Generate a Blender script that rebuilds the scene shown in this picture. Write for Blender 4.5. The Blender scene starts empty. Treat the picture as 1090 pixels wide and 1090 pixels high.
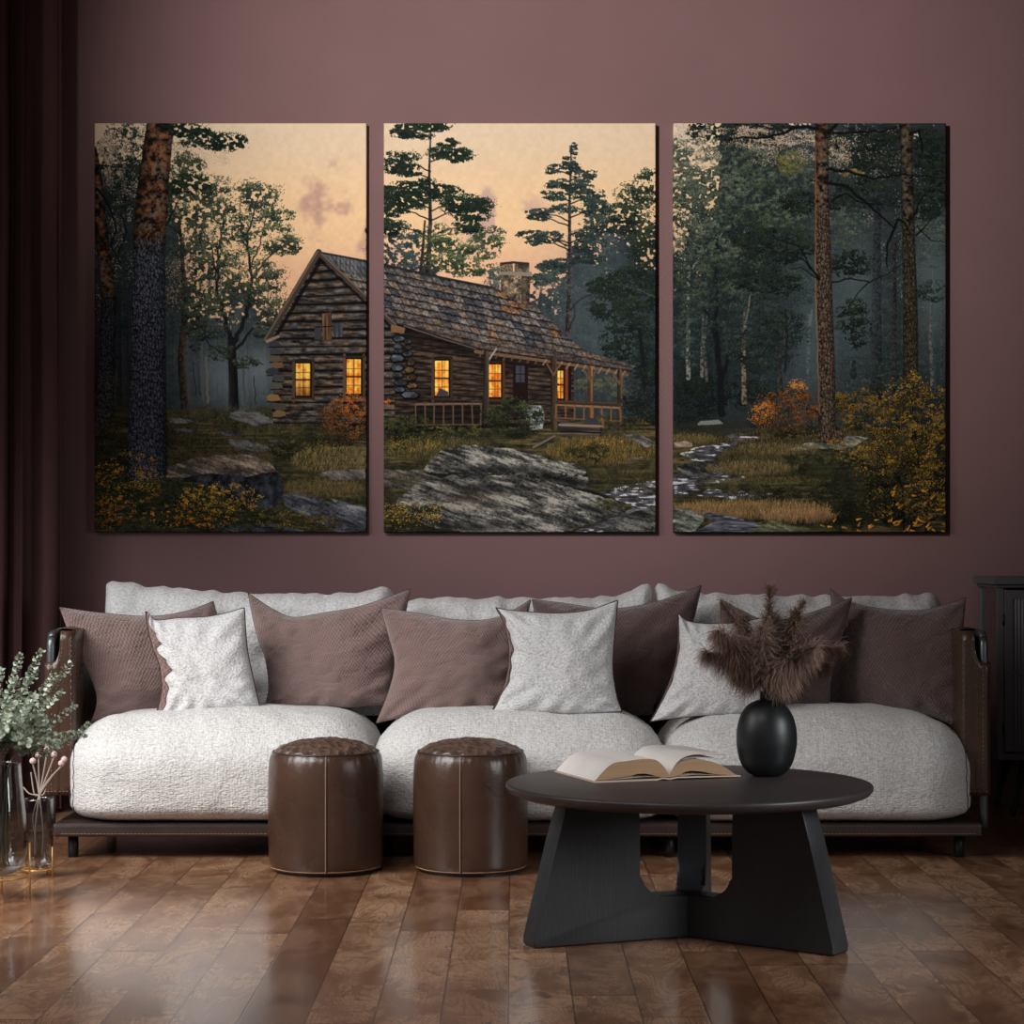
# ---------------------------------------------------------------- painting
import numpy as np, math
PS = 2.0; OX, OY, PWD, PHT = 98.0, 129.0, 912.0, 440.0
def paint_forest():
    R = np.random.RandomState(7)
    W, H = int(PWD*PS), int(PHT*PS)
    A = np.zeros((H, W, 3), np.float32)
    YY, XX = np.mgrid[0:H, 0:W].astype(np.float32)
    PX = XX/PS + OX; PY = YY/PS + OY
    def noise(sx, sy=None, seed=0, octv=4):
        sy = sy or sx; rr = np.random.RandomState(seed); out = np.zeros((H, W), np.float32); amp = 1.; tot = 0
        for o in range(octv):
            gx = int(W/(sx*PS))+3; gy = int(H/(sy*PS))+3
            g = rr.rand(gy, gx).astype(np.float32)
            u = np.arange(W)/(sx*PS); v = np.arange(H)/(sy*PS)
            iu = u.astype(int); iv = v.astype(int); fu = (u-iu); fv = (v-iv)
            fu = (fu*fu*(3-2*fu)).astype(np.float32); fv = (fv*fv*(3-2*fv)).astype(np.float32)
            a = g[np.ix_(iv, iu)]; b = g[np.ix_(iv, iu+1)]; c = g[np.ix_(iv+1, iu)]; d = g[np.ix_(iv+1, iu+1)]
            t = a*(1-fu)+b*fu; s = c*(1-fu)+d*fu
            out += amp*(t*(1-fv[:, None])+s*fv[:, None]); tot += amp; amp *= .55; sx = max(sx/2, .6); sy = max(sy/2, .6)
        out /= tot
        return np.clip((out-.5)*1.6+.5, 0, 1)
    n80 = noise(80, seed=1); n30 = noise(30, seed=2); n12 = noise(12, seed=3); n5 = noise(5, seed=4, octv=3); n2 = noise(2, seed=5, octv=2); n3 = noise(3.2, 2.6, seed=15, octv=2)
    nh = noise(30, 2.2, seed=6, octv=3); nv = noise(2.0, 22, seed=8, octv=3); nh2 = noise(9, 1.6, seed=9, octv=2)
    ss = lambda a, b, x: (lambda t: t*t*(3-2*t))(np.clip((x-a)/(b-a), 0, 1))
    C = lambda *c: np.array(c, np.float32)
    def mix(c0, c1, t):
        t = np.asarray(t, np.float32)[..., None]; return c0*(1-t)+c1*t
    def blend(col, m):
        A[:] = A*(1-m[..., None]) + col*m[..., None]
    def pmask(pts, soft=.6, wob=0.):
        """anti-aliased polygon mask (in a box) by crossing test at 1 sample plus distance"""
        P = [((x-OX)*PS, (y-OY)*PS) for x, y in pts]
        xs = [p[0] for p in P]; ys = [p[1] for p in P]; pad = 4
        x0 = max(0, int(min(xs))-pad); x1 = min(W, int(max(xs))+pad); y0 = max(0, int(min(ys))-pad); y1 = min(H, int(max(ys))+pad)
        if x1 <= x0 or y1 <= y0: return None
        sl = (slice(y0, y1), slice(x0, x1)); X = XX[sl]+.5; Y = YY[sl]+.5
        if wob: X = X+(n5[sl]-.5)*wob*PS*2; Y = Y+(n12[sl]-.5)*wob*PS*2
        acc = np.zeros(X.shape, np.float32)
        for ox, oy in ((-.25, -.25), (.25, -.25), (-.25, .25), (.25, .25)):
            ins = np.zeros(X.shape, bool)
            for i in range(len(P)):
                (ax, ay), (bx, by) = P[i], P[(i+1) % len(P)]
                if ay == by: continue
                c = ((ay > Y+oy) != (by > Y+oy)) & (X+ox < (bx-ax)*(Y+oy-ay)/(by-ay)+ax)
                ins ^= c
            acc += ins*.25
        return sl, acc
    def poly(pts, col, a=1., wob=0., tex=None):
        r = pmask(pts, wob=wob)
        if r is None: return
        sl, m = r
        c = col if tex is None else tex(sl)
        A[sl] = A[sl]*(1-m[..., None]*a)+c*(m[..., None]*a)
    def stroke(pts, w0, w1, col, a=1., bark=None, wig=0.):
        """tapered stroke through pts given in photo px; col constant or f(t, side, sl)"""
        P = [np.array(p, float) for p in pts]
        if wig:
            Q = [P[0]]
            for i in range(len(P)-1):
                L = np.linalg.norm(P[i+1]-P[i]); k = max(1, int(L/5))
                for j in range(1, k+1):
                    q = P[i]+(P[i+1]-P[i])*j/k
                    if j < k or i < len(P)-2: q = q+R.randn(2)*wig
                    Q.append(q)
            P = Q
        seg = [np.linalg.norm(P[i+1]-P[i]) for i in range(len(P)-1)]; T = sum(seg) or 1; s = 0
        bx0 = max(0, int((min(p[0] for p in P)-OX-w0)*PS)-3); bx1 = min(W, int((max(p[0] for p in P)-OX+w0)*PS)+3)
        by0 = max(0, int((min(p[1] for p in P)-OY-w0)*PS)-3); by1 = min(H, int((max(p[1] for p in P)-OY+w0)*PS)+3)
        if bx1 <= bx0 or by1 <= by0: return
        sl = (slice(by0, by1), slice(bx0, bx1)); best = np.full((by1-by0, bx1-bx0), 1e9, np.float32); side = np.zeros_like(best); tt = np.zeros_like(best)
        X = PX[sl]; Y = PY[sl]
        for i in range(len(P)-1):
            a_, b_ = P[i], P[i+1]; d = b_-a_; L = seg[i] or 1e-6
            t = np.clip(((X-a_[0])*d[0]+(Y-a_[1])*d[1])/(L*L), 0, 1); T0 = (s+t*L)/T
            w = (w0+(w1-w0)*T0)/2
            dx = X-a_[0]-t*d[0]; dy = Y-a_[1]-t*d[1]; dist = np.sqrt(dx*dx+dy*dy)-w
            cr = (d[0]*dy-d[1]*dx)/L/np.maximum(w, .3)
            k = dist < best; best[k] = dist[k]; side[k] = cr[k]; tt[k] = T0[k]; s += L
        m = np.clip(.5-best*PS*.8, 0, 1)*a
        c = col(tt, side, sl) if callable(col) else col
        A[sl] = A[sl]*(1-m[..., None])+c*m[..., None]
    def dabs(x, y, cols, r=1, a=1., elong=None):
        """many small dabs; x, y photo px arrays, cols (n,3)"""
        ix = ((x-OX)*PS).astype(int); iy = ((y-OY)*PS).astype(int)
        K = {0: [(0, 0)], 1: [(0, 0), (1, 0), (0, 1)], 2: [(0, 0), (1, 0), (0, 1), (1, 1), (-1, 0), (0, -1)],
             3: [(i, j) for i in range(-1, 3) for j in range(-1, 3) if abs(i-.5)+abs(j-.5) < 2.6]}[r]
        for dx, dy in K:
            X = ix+dx; Y = iy+dy; k = (X >= 0) & (X < W) & (Y >= 0) & (Y < H)
            A[Y[k], X[k]] = A[Y[k], X[k]]*(1-a)+cols[k]*a
    def foliage(cx, cy, rx, ry, n, dark, light, r=1, clus=40, cr=.16, a=.9, top=None, flat=1., thr=.33):
        clus = int(clus*1.5)
        th = R.rand(clus)*6.283; rr = np.sqrt(R.rand(clus)); kx = cx+rx*rr*np.cos(th); ky = cy+ry*rr*np.sin(th)
        kb = R.rand(clus); n = int(n*1.15)
        i = R.randint(0, clus, n); s = np.clip(min(rx, ry)*cr*1.9, 1.6, 7.)*(.5+1.0*R.rand(clus))[i]
        a0 = R.rand(n)*6.283; q = np.sqrt(R.rand(n))*(1+.5*(R.rand(n) > .86)*R.rand(n)); gx = q*np.cos(a0)*1.35; gy = q*np.sin(a0)*.72*flat
        x = kx[i]+gx*s; y = ky[i]+gy*s
        ix = np.clip(((x-OX)*PS).astype(int), 0, W-1); iy = np.clip(((y-OY)*PS).astype(int), 0, H-1)
        keep = (n3[iy, ix]*.65+n5[iy, ix]*.35) > thr+.10*R.rand(n)
        lit = np.clip(.36-gy*.46+(kb[i]-.5)*.75+(n3[iy, ix]-.5)*.5+R.randn(n)*.16-(ky[i]-cy)/ry*.12, 0, 1)**1.25
        o = np.argsort(lit*.8+R.rand(n)*.6); o = o[keep[o]]
        c = dark+(light-dark)*lit[:, None]
        dabs(x[o], y[o], c[o].astype(np.float32), r, a)
    def haze(col, m): blend(C(*col), np.clip(m, 0, 1))
    # ---- sky
    t = ss(131, 300, PY)
    sky = mix(C(212, 186, 156), C(226, 176, 132), t)
    sky = mix(sky, C(232, 190, 138), np.exp(-((PY-225)/50)**2)*.6)
    sky = mix(sky, C(205, 150, 125), ss(240, 320, PY)*ss(.3, .8, n80)*.7)
    cl = ss(.52, .78, n30*.6+n80*.4)*np.exp(-((PX-360)/60)**2-((PY-230)/60)**2)
    sky = mix(sky, C(176, 134, 122), np.clip(cl*1.2, 0, .8))
    cl2 = ss(.5, .8, n30)*np.exp(-((PX-525)/45)**2-((PY-228)/28)**2)
    sky = mix(sky, C(180, 146, 138), np.clip(cl2*1.5, 0, .75))
    sky = sky*(.985+.03*(((XX.astype(int)//2+YY.astype(int)//2) % 2))[..., None])+(n5[..., None]-.5)*8
    A[:] = sky
    # ---- far forest, misty
    farc = mix(C(44, 56, 60), C(86, 98, 98), n30*.5+n5*.5); farc = farc*(.72+.28*np.exp(-((PX-245)/60)**2)+.18*np.exp(-((PX-640)/50)**2)+.12*np.exp(-((PX-870)/50)**2))[..., None]
    edge = 330+ (n30-.5)*60 + (n12-.5)*30 + (n5-.5)*16
    for x0, x1, dy in ((98, 190, -160), (190, 300, -10), (280, 400, 30), (400, 470, -70), (470, 570, 10), (565, 625, -15), (600, 700, -70), (700, 745, -60), (735, 790, -110), (780, 830, -150), (770, 1080, -215)):
        k = ss(x0-14, x0+14, PX)*(1-ss(x1-14, x1+14, PX))
        edge = edge+k*dy*1.0
    blend(farc, ss(-5, 5, PY-edge+(n3-.5)*34+(n5-.5)*30+(n12-.5)*30))
    for k in range(150):
        x = R.choice([R.uniform(100, 300), R.uniform(560, 1008)]); h = R.uniform(40, 110); y = R.uniform(395, 440)
        g = R.uniform(.5, 1.); stroke([(x, y), (x+R.randn()*3, y-h)], R.uniform(.8, 2.6), .6, C(52, 64, 70)*g+C(30, 36, 40)*(1-g), .55)
    # forest tone, by region
    for x0_, x1_, y0_, y1_, k_ in ((700, 1008, 250, 430, 90), (98, 300, 300, 430, 40), (560, 700, 330, 420, 20)):
        for _ in range(k_):
            x = R.uniform(x0_, x1_); yb = R.uniform(y1_-30, y1_+6); h = R.uniform(60, 190); c = C(40, 48, 50)*R.uniform(.6, 1.9)
            stroke([(x, yb), (x+R.randn()*2, yb-h*.5), (x+R.randn()*5, max(yb-h, y0_))], R.uniform(1, 3), .7, c, .5)
    foliage(860, 300, 150, 130, 30000, C(40, 54, 54), C(104, 118, 106), 1, 420, .05, .55)
    foliage(860, 380, 150, 50, 14000, C(44, 58, 60), C(96, 110, 108), 1, 240, .07, .5)
    foliage(170, 330, 80, 90, 14000, C(38, 50, 52), C(96, 108, 100), 1, 240, .07, .5)
    foliage(150, 250, 60, 130, 22000, C(26, 38, 38), C(78, 92, 78), 1, 160, .10, .7)
    foliage(250, 400, 60, 40, 6000, C(46, 60, 66), C(88, 102, 104), 1, 60, .15, .45)
    foliage(640, 340, 60, 60, 16000, C(40, 56, 62), C(94, 108, 104), 1, 90, .12, .6)
    foliage(610, 400, 40, 40, 5000, C(34, 48, 54), C(70, 84, 84), 1, 50, .12, .6)
    foliage(790, 300, 90, 130, 42000, C(22, 34, 36), C(66, 82, 70), 1, 260, .07, .75)
    foliage(950, 280, 75, 150, 42000, C(24, 34, 36), C(74, 90, 84), 1, 240, .07, .7)
    foliage(860, 330, 50, 90, 14000, C(30, 44, 48), C(82, 98, 96), 1, 110, .09, .6)
    haze((124, 138, 144), .66*np.exp(-((PX-245)/50)**2-((PY-400)/34)**2)); haze((130, 140, 146), .4*np.exp(-((PX-280)/14)**2-((PY-392)/26)**2))
    haze((80, 98, 104), .45*np.exp(-((PX-640)/55)**2-((PY-330)/60)**2))
    haze((88, 104, 108), .45*np.exp(-((PX-868)/34)**2-((PY-350)/80)**2)); haze((92, 108, 110), .4*np.exp(-((PX-905)/30)**2-((PY-300)/60)**2))
    haze((92, 110, 112), .45*np.exp(-((PX-990)/30)**2-((PY-300)/60)**2))
    haze((18, 27, 30), .45*np.exp(-((PX-745)/50)**2-((PY-400)/60)**2))
    haze((20, 30, 33), .32*np.exp(-((PX-770)/60)**2-((PY-300)/70)**2))
    # bright sky gaps among leaves
    def gaps(cx, cy, rx, ry, n, col=C(205, 178, 150), r=1):
        k = 30; kx = cx+R.randn(k)*rx*.6; ky = cy+R.randn(k)*ry*.6; i = R.randint(0, k, n)
        c = np.repeat(col[None], n, 0)*(.75+.3*R.rand(n, 1))
        dabs(kx[i]+R.randn(n)*rx*.13, ky[i]+R.randn(n)*ry*.13, c.astype(np.float32), r, .75)
    gaps(118, 210, 20, 70, 1300); gaps(200, 175, 26, 30, 3600, C(214, 186, 150)); gaps(205, 280, 30, 50, 2600, C(200, 160, 130))
    gaps(735, 215, 18, 50, 1500); gaps(850, 158, 45, 16, 1500); gaps(925, 175, 36, 30, 700); gaps(728, 145, 14, 10, 1500, C(212, 190, 166), 2)
    gaps(975, 250, 25, 60, 700, C(150, 165, 165)); gaps(830, 150, 40, 9, 900)
    # ---- left panel mid trees
    dk = C(28, 32, 34)
    for x, y0, y1, w, c in ((128, 440, 300, 5, C(44, 42, 44)), (137, 440, 330, 4, C(52, 44, 44)), (201, 425, 350, 2.5, C(92, 84, 78)), (221, 428, 380, 3.2, C(120, 112, 100)),
                            (216, 425, 355, 2.2, C(100, 96, 90)), (260, 428, 350, 2.6, C(84, 84, 84)), (272, 430, 400, 1.5, C(40, 48, 52)), (208, 420, 385, 1.6, C(46, 54, 58)), (213, 420, 390, 1.4, C(46, 54, 58))):
        stroke([(x, y0), (x-2, y1)], w, w*.5, c, .85, wig=.4)
    foliage(135, 185, 36, 50, 8000, C(20, 32, 30), C(58, 78, 58), 1, 70, .14)
    foliage(118, 300, 20, 90, 5000, C(24, 38, 42), C(64, 84, 84), 1, 60, .2, .8)
    stroke([(196, 433), (192, 380), (197, 320), (193, 260), (190, 236)], 8, 3, lambda t, s, sl: mix(C(30, 30, 32), C(92, 66, 52), np.clip(.5+s*.4+(n2[sl]-.5), 0, 1)), wig=.3)
    stroke([(193, 250), (184, 243), (176, 238)], 1.8, 1, dk, wig=.6); stroke([(196, 345), (215, 318), (222, 335)], 2, .7, dk, wig=.8)
    foliage(196, 205, 26, 40, 9000, C(24, 36, 30), C(76, 90, 58), 1, 60, .16)
    foliage(205, 290, 26, 40, 5500, C(26, 40, 40), C(72, 88, 70), 1, 45, .16)
    stroke([(248.5, 434), (248, 400), (246, 362)], 11, 8, lambda t, s, sl: mix(C(22, 24, 27), C(56, 54, 54), np.clip(.4-s*.4+(nv[sl]-.5), 0, 1)))
    for pts, w in (([(246, 364), (238, 335), (230, 300), (234, 250), (240, 215)], 5), ([(248, 366), (262, 335), (268, 295), (262, 258), (268, 230), (278, 200)], 5),
                   ([(250, 372), (268, 352), (280, 336), (292, 322)], 3.4), ([(231, 300), (224, 262), (216, 240)], 2.2), ([(232, 290), (215, 262), (208, 244)], 1.6), ([(268, 296), (284, 276), (298, 262), (306, 250)], 2.4),
                   ([(262, 262), (254, 235), (256, 210)], 1.8), ([(264, 330), (250, 315), (242, 318)], 1.6), ([(246, 384), (228, 370), (214, 358), (208, 350)], 2), ([(252, 392), (270, 384), (280, 388)], 1.6),
                   ([(268, 280), (280, 250), (285, 225)], 1.7), ([(268, 320), (284, 300), (300, 286)], 1.4)):
        stroke(pts, w, .7, C(30, 32, 35), wig=.9)
    for cx, cy, rx, ry, n in ((232, 215, 18, 26, 4200), (216, 265, 20, 28, 4200), (250, 255, 20, 30, 3800), (278, 215, 18, 20, 3400), (290, 255, 22, 16, 3300), (306, 262, 14, 10, 1600), (268, 205, 16, 14, 1800), (246, 300, 24, 24, 3600),
                             (280, 300, 20, 24, 4300), (292, 335, 15, 18, 3400), (225, 335, 20, 26, 3000), (208, 320, 14, 30, 3000), (300, 230, 12, 8, 700), (208, 345, 10, 30, 2200), (283, 350, 14, 10, 1600), (236, 375, 12, 8, 900), (262, 385, 16, 6, 900)):
        foliage(cx, cy, rx, ry, n, C(24, 34, 32), C(96, 108, 76), 1, 24, .2, .85)
    # ---- sky pines
    def pine(xb, yb, xt, yt, tiers, dark, light, wt=5, tc=C(46, 40, 40)):
        stroke([(xb, yb), (xb+(xt-xb)*.35+1.5, yb+(yt-yb)*.35), (xb+(xt-xb)*.7-1, yb+(yt-yb)*.7), (xt, yt)], wt, 1.2, lambda t, s, sl: mix(tc*.7, tc*1.7, np.clip(.5+s*.5+(n2[sl]-.5), 0, 1)), wig=.25)
        for x, y, rx, ry, n in tiers:
            tx = xb+(xt-xb)*(y-yb)/(yt-yb+1e-6)
            stroke([(tx, y+abs(x-tx)*.25+2), ((tx+x)/2, y+3), (x, y+1)], 1.6, .7, tc*.8, wig=.5)
            foliage(x, y, rx, ry, int(n*1.7), dark*.9, light*.86, 1, max(10, int(rx*1.5)), .30, .95, flat=.6, thr=.24)
    foliage(425, 270, 28, 26, 6500, C(36, 52, 56), C(84, 100, 94), 1, 40, .15, .8)
    foliage(395, 245, 6, 4, 300, C(24, 40, 38), C(54, 74, 58), 1)
    pine(455, 292, 459, 128, [(440, 140, 22, 9, 2400), (462, 134, 16, 7, 1500), (476, 152, 10, 5, 500), (478, 165, 20, 9, 2300), (425, 172, 15, 12, 1900), (434, 182, 12, 6, 800), (452, 200, 16, 9, 1500), (424, 205, 18, 12, 2600), (470, 205, 18, 8, 1500), (418, 222, 14, 9, 1600),
         (440, 215, 16, 8, 1500), (500, 222, 20, 13, 3200), (482, 217, 12, 7, 800), (498, 240, 14, 8, 1400), (415, 240, 12, 10, 1300)], C(20, 34, 32), C(62, 84, 58), 5.5)
    stroke([(447, 292), (450, 262), (452, 235)], 3.5, 2, C(52, 42, 40)); 
    for pts in ([(486, 290), (480, 275), (470, 262)], [(492, 285), (494, 268), (506, 252)], [(492, 272), (512, 262), (528, 256)]): stroke(pts, 2, .8, C(40, 38, 36), wig=.6)
    for cx, cy, rx, ry, n in ((480, 272, 26, 16, 4200), (508, 262, 20, 14, 2600), (525, 252, 12, 10, 1200), (468, 252, 18, 12, 2000), (500, 285, 26, 10, 2600), (530, 290, 12, 8, 700)):
        foliage(cx, cy, rx, ry, n, C(34, 50, 36), C(104, 120, 76), 1, 24, .22, .88)
    foliage(528, 296, 12, 10, 900, C(56, 66, 70), C(96, 104, 104), 1, 20, .2, .7)
    pine(604, 362, 608, 154, [(611, 160, 3, 8, 300), (601, 172, 5, 8, 350), (608, 178, 9, 6, 700), (590, 180, 8, 5, 450), (622, 186, 10, 6, 700), (596, 196, 12, 5, 800), (612, 198, 14, 7, 1100), (590, 208, 16, 5, 900), (626, 210, 14, 9, 1300), (600, 222, 14, 5, 700),
         (576, 226, 16, 4, 700), (636, 222, 14, 9, 1400), (572, 230, 12, 5, 600), (640, 240, 14, 9, 1400), (625, 252, 14, 8, 1100), (566, 250, 14, 5, 800), (585, 252, 14, 6, 900), (572, 256, 14, 5, 800), (634, 262, 20, 8, 1600), (628, 275, 16, 6, 800), (588, 285, 16, 7, 1500), (578, 297, 14, 6, 1200), (600, 280, 14, 5, 600)], C(30, 46, 48), C(84, 104, 92), 6.5, C(52, 46, 46))
    stroke([(607, 330), (618, 318), (632, 312), (640, 313)], 1.8, .8, C(44, 46, 48), wig=.4); stroke([(606, 350), (612, 335), (610, 322)], 1.5, .8, C(44, 42, 42), wig=.4)
    foliage(592, 305, 18, 16, 2600, C(50, 64, 66), C(90, 104, 96), 1, 30, .18, .7)
    foliage(645, 262, 12, 12, 1500, C(56, 74, 78), C(100, 114, 110), 1, 20, .2, .6)
    # right tree of the middle panel
    for cx, cy, rx, ry, n in ((690, 200, 12, 22, 2600), (672, 210, 14, 16, 2200), (664, 228, 16, 12, 2400), (684, 240, 20, 22, 5200), (690, 280, 16, 26, 5200), (668, 300, 24, 14, 5200), (640, 304, 14, 8, 2000), (652, 325, 22, 16, 5200), (680, 335, 26, 30, 9000), (662, 358, 24, 16, 5000), (690, 378, 18, 20, 4200), (655, 375, 16, 8, 1600)):
        foliage(cx, cy, rx, ry, n, C(20, 30, 30), C(74, 88, 60) if cy < 260 else C(50, 64, 48), 1, 26, .2, .9)
    stroke([(685, 412), (686, 392), (683, 372), (680, 350)], 5, 3.4, C(26, 30, 34), wig=.3)
    stroke([(700, 318), (676, 306), (655, 302)], 1.2, .7, C(92, 92, 84), .6, wig=.5)
    foliage(640, 412, 30, 10, 1500, C(100, 92, 56), C(140, 122, 74), 1, 20, .3, .35)
    # ---- base ground
    g = mix(C(30, 34, 25), C(96, 84, 52), np.clip(nh*.35+n12*.45+n3*.45-.16, 0, 1))
    g = mix(g, C(132, 108, 62), ss(.55, .85, nh)*.55*ss(.3, .7, n30))
    gy = 436+(n30-.5)*8; gy = gy+np.where(PX > 700, 18., 0)+np.where((PX > 410) & (PX < 700), 8., 0)
    blend(g, ss(-2, 2, PY-gy))
    haze((72, 78, 70), .4*np.exp(-((PX-250)/60)**2-((PY-438)/8)**2))
    def grass(cx, cy, rx, ry, n, c0, c1, L=5, lean=0.):
        for k in range(n):
            th = R.rand()*6.283; r = math.sqrt(R.rand()); x = cx+rx*r*math.cos(th); y = cy+ry*r*math.sin(th); f = R.rand()
            m = int(L*PS*R.uniform(.5, 1.2)); dx = R.randn()*.28+lean; ar = np.arange(m)
            dabs(x+dx*ar/PS, y-ar/PS, np.repeat((c0+(c1-c0)*f)[None].astype(np.float32), m, 0)*(np.linspace(.75, 1.1, m)[:, None].astype(np.float32)), 0, .6)
    # distant forest floor of the left panel
    grass(240, 450, 90, 16, 1500, C(58, 56, 36), C(140, 118, 66), 3)
    grass(220, 480, 80, 18, 1200, C(50, 52, 32), C(128, 106, 58), 4)
    def slab(pts, top, dk_, ang=.25, mottle=.5, wob=1.2):
        def tx(sl):
            st = noise_s[sl]; v = np.clip(st*.95+(n2[sl]-.5)*.3, 0, 1)
            return mix(dk_, top, v)
        poly(pts, None, 1, wob, tx)
    # slanted streak noise
    def rotnoise(ang, lx, ly, seed):
        rr = np.random.RandomState(seed); ca, sa = math.cos(ang), math.sin(ang); u = (PX-OX)*ca+(PY-OY)*sa+300; v = (PY-OY)*ca-(PX-OX)*sa+500; out = 0; tot = 0; amp = 1
        for o in range(4):
            g = rr.rand(int(1400/ly)+4, int(1500/lx)+4).astype(np.float32); a = u/lx; b = v/ly; ia = a.astype(int); ib = b.astype(int); fa = a-ia; fb = b-ib; fa = fa*fa*(3-2*fa); fb = fb*fb*(3-2*fb)
            out = out+amp*((g[ib, ia]*(1-fa)+g[ib, ia+1]*fa)*(1-fb)+(g[ib+1, ia]*(1-fa)+g[ib+1, ia+1]*fa)*fb); tot += amp; amp *= .62; lx = max(lx/2, 1.2); ly = max(ly/2, .7)
        return np.clip((out/tot-.5)*1.9+.5, 0, 1).astype(np.float32)
    rn = rotnoise(.22, 30, 6, 31); rn2 = rotnoise(.34, 16, 2.6, 32)
    noise_s = np.clip(.56+(rn-.5)*.85+(rn2-.5)*.75+(n3-.5)*.25, 0, 1); noise_s = np.where(np.abs(rn2-.42) < .03, noise_s*.35, noise_s); noise_s = np.where(np.abs(rn-.5) < .018, noise_s*.4, noise_s).astype(np.float32)
    for pts in ([(180, 446), (200, 444), (212, 447), (200, 450), (182, 450)], [(182, 456), (208, 455), (212, 459), (190, 459)], [(244, 440), (262, 434), (280, 440), (288, 446), (262, 450), (246, 447)], [(228, 459), (250, 460), (260, 464), (240, 464)],
                [(262, 448), (290, 446), (296, 450), (270, 454)], [(240, 468), (262, 468), (290, 478), (270, 484), (250, 478)], [(285, 468), (308, 470), (306, 474), (288, 474)]):
        slab(pts, C(118, 116, 112), C(42, 44, 46))
    grass(265, 484, 45, 8, 500, C(60, 56, 34), C(120, 100, 56), 4)
    # ---- cabin
    log_d, log_l = C(12, 11, 14), C(118, 108, 100)
    poly([(292, 360), (339, 270), (424, 346), (424, 460), (296, 446), (290, 405)], C(20, 19, 21))
    yrows = [288, 297, 306, 314, 322, 331, 340, 349, 358, 367, 375, 384, 392, 401, 409, 418, 426, 434, 441, 448]
    for i, y in enumerate(yrows):
        hl = 290.5 + max(0, (356-y))*.585; hr = 339+max(0, y-272)*1.06
        xl, xr = max(hl, 291), min(hr, 424)
        yl = y-1.5; yr = y-5+ (y-300)*.03
        h = 8.1
        def lt(sl, y=y, yl=yl, yr=yr, xl=xl, xr=xr, h=h):
            yc = yl+(yr-yl)*(PX[sl]-xl)/(xr-xl+1e-3); q = (PY[sl]-yc)/h
            v = np.clip(1-np.abs(q+.06)**3*8.5, 0, 1)**.8
            v = v*(.38+.85*nh2[sl]+(n5[sl]-.5)*.45+(n2[sl]-.5)*.2)
            warm = ss(.45, .7, n12[sl])[..., None]
            return mix(log_d, log_l, np.clip(v*.8, 0, 1))*(C(1, 1, 1)*(1-warm)+C(1.08, .97, .84)*warm)
        poly([(xl+R.randn(), yl-h/2), (xr, yr-h/2), (xr, yr+h/2), (xl+R.randn(), yl+h/2)], None, 1, .35, lt)
    # left log ends
    for k, y in enumerate([366, 374, 382, 389, 396, 403, 411, 424, 434, 441]):
        x = 291+R.uniform(-4, 2)
        cc = [C(62, 64, 70), C(70, 70, 74), C(100, 86, 66), C(116, 92, 62), C(60, 62, 68), C(74, 78, 76), C(92, 88, 76), C(150, 110, 62), C(84, 76, 66), C(130, 100, 60)][k]
        ex = (285, 287, 286, 288, 283, 289, 287, 284, 291, 290)[k]
        poly([(ex, y-2), (ex+4, y-4), (ex+12, y-3), (ex+14, y+2), (ex+6, y+4), (ex+1, y+2)], cc, 1, .8)
        stroke([(ex+1, y+3.5), (ex+13, y+3.2)], 1.4, 1, C(16, 16, 18), .8)
    # side wall under eave
    poly([(420, 344), (508, 369), (588, 381), (611, 384), (611, 450), (585, 452), (420, 462)], C(26, 21, 20))
    for i in range(15):
        f = i/14.
        y0 = 352+i*7.0; y1 = 384+i*4.55
        def lt2(sl, y0=y0, y1=y1):
            yc = y0+(y1-y0)*(PX[sl]-420)/190.; h = 6.8-2.2*(PX[sl]-420)/190.
            v = np.clip(1-np.abs((PY[sl]-yc)/h+.06)**3*8, 0, 1)**.8*(.3+.9*nh2[sl]+(n5[sl]-.5)*.4)
            return mix(C(20, 16, 16), C(112, 88, 70), np.clip(v*.72, 0, 1))
        poly([(420, y0-3.4), (611, y1-2.3), (611, y1+2.3), (420, y0+3.4)], None, 1, .25, lt2)
    haze((14, 11, 12), .75*(ss(0, 1, 1-np.clip((PY-(344+(PX-420)*.27))/22, 0, 1)))*((PX > 428) & (PX < 511) & (PY > 344) & (PY < 385)))
    haze((16, 11, 10), .5*((PX > 511) & (PX < 611) & (PY > 372) & (PY < 392)))
    # stone corner
    for i, (x, y, w, h) in enumerate([(425, 361, 8, 4), (434, 364, 5, 3.5), (424, 369, 6, 3.5), (435, 370, 4, 3), (425, 374, 7, 3), (434, 377, 6, 4), (423, 382, 9, 5), (437, 386, 5, 5), (423, 392, 8, 4.5), (436, 394, 6, 4.5), (424, 400, 6, 4), (438, 402, 6, 5), (427, 408, 8, 4), (439, 411, 7, 3.6), (426, 415, 7, 3.6), (437, 421, 11, 5)]):
        warm = (i in (7, 9, 11, 13)); base = C(150, 112, 70) if warm else C(92, 100, 110)
        poly([(x-w, y), (x-w*.6, y-h), (x+w*.4, y-h), (x+w, y-h*.2), (x+w*.7, y+h*.8), (x-w*.5, y+h)], C(14, 14, 16), 1, .3)
        poly([(x-w*.85, y-.4), (x-w*.5, y-h*.85), (x+w*.35, y-h*.8), (x+w*.8, y-h*.2), (x+w*.5, y+h*.4), (x-w*.5, y+h*.5)], None, 1, .5, lambda sl, b=base: mix(b*.35, b*1.05, np.clip(n5[sl]*1.1-.05, 0, 1)))
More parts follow.
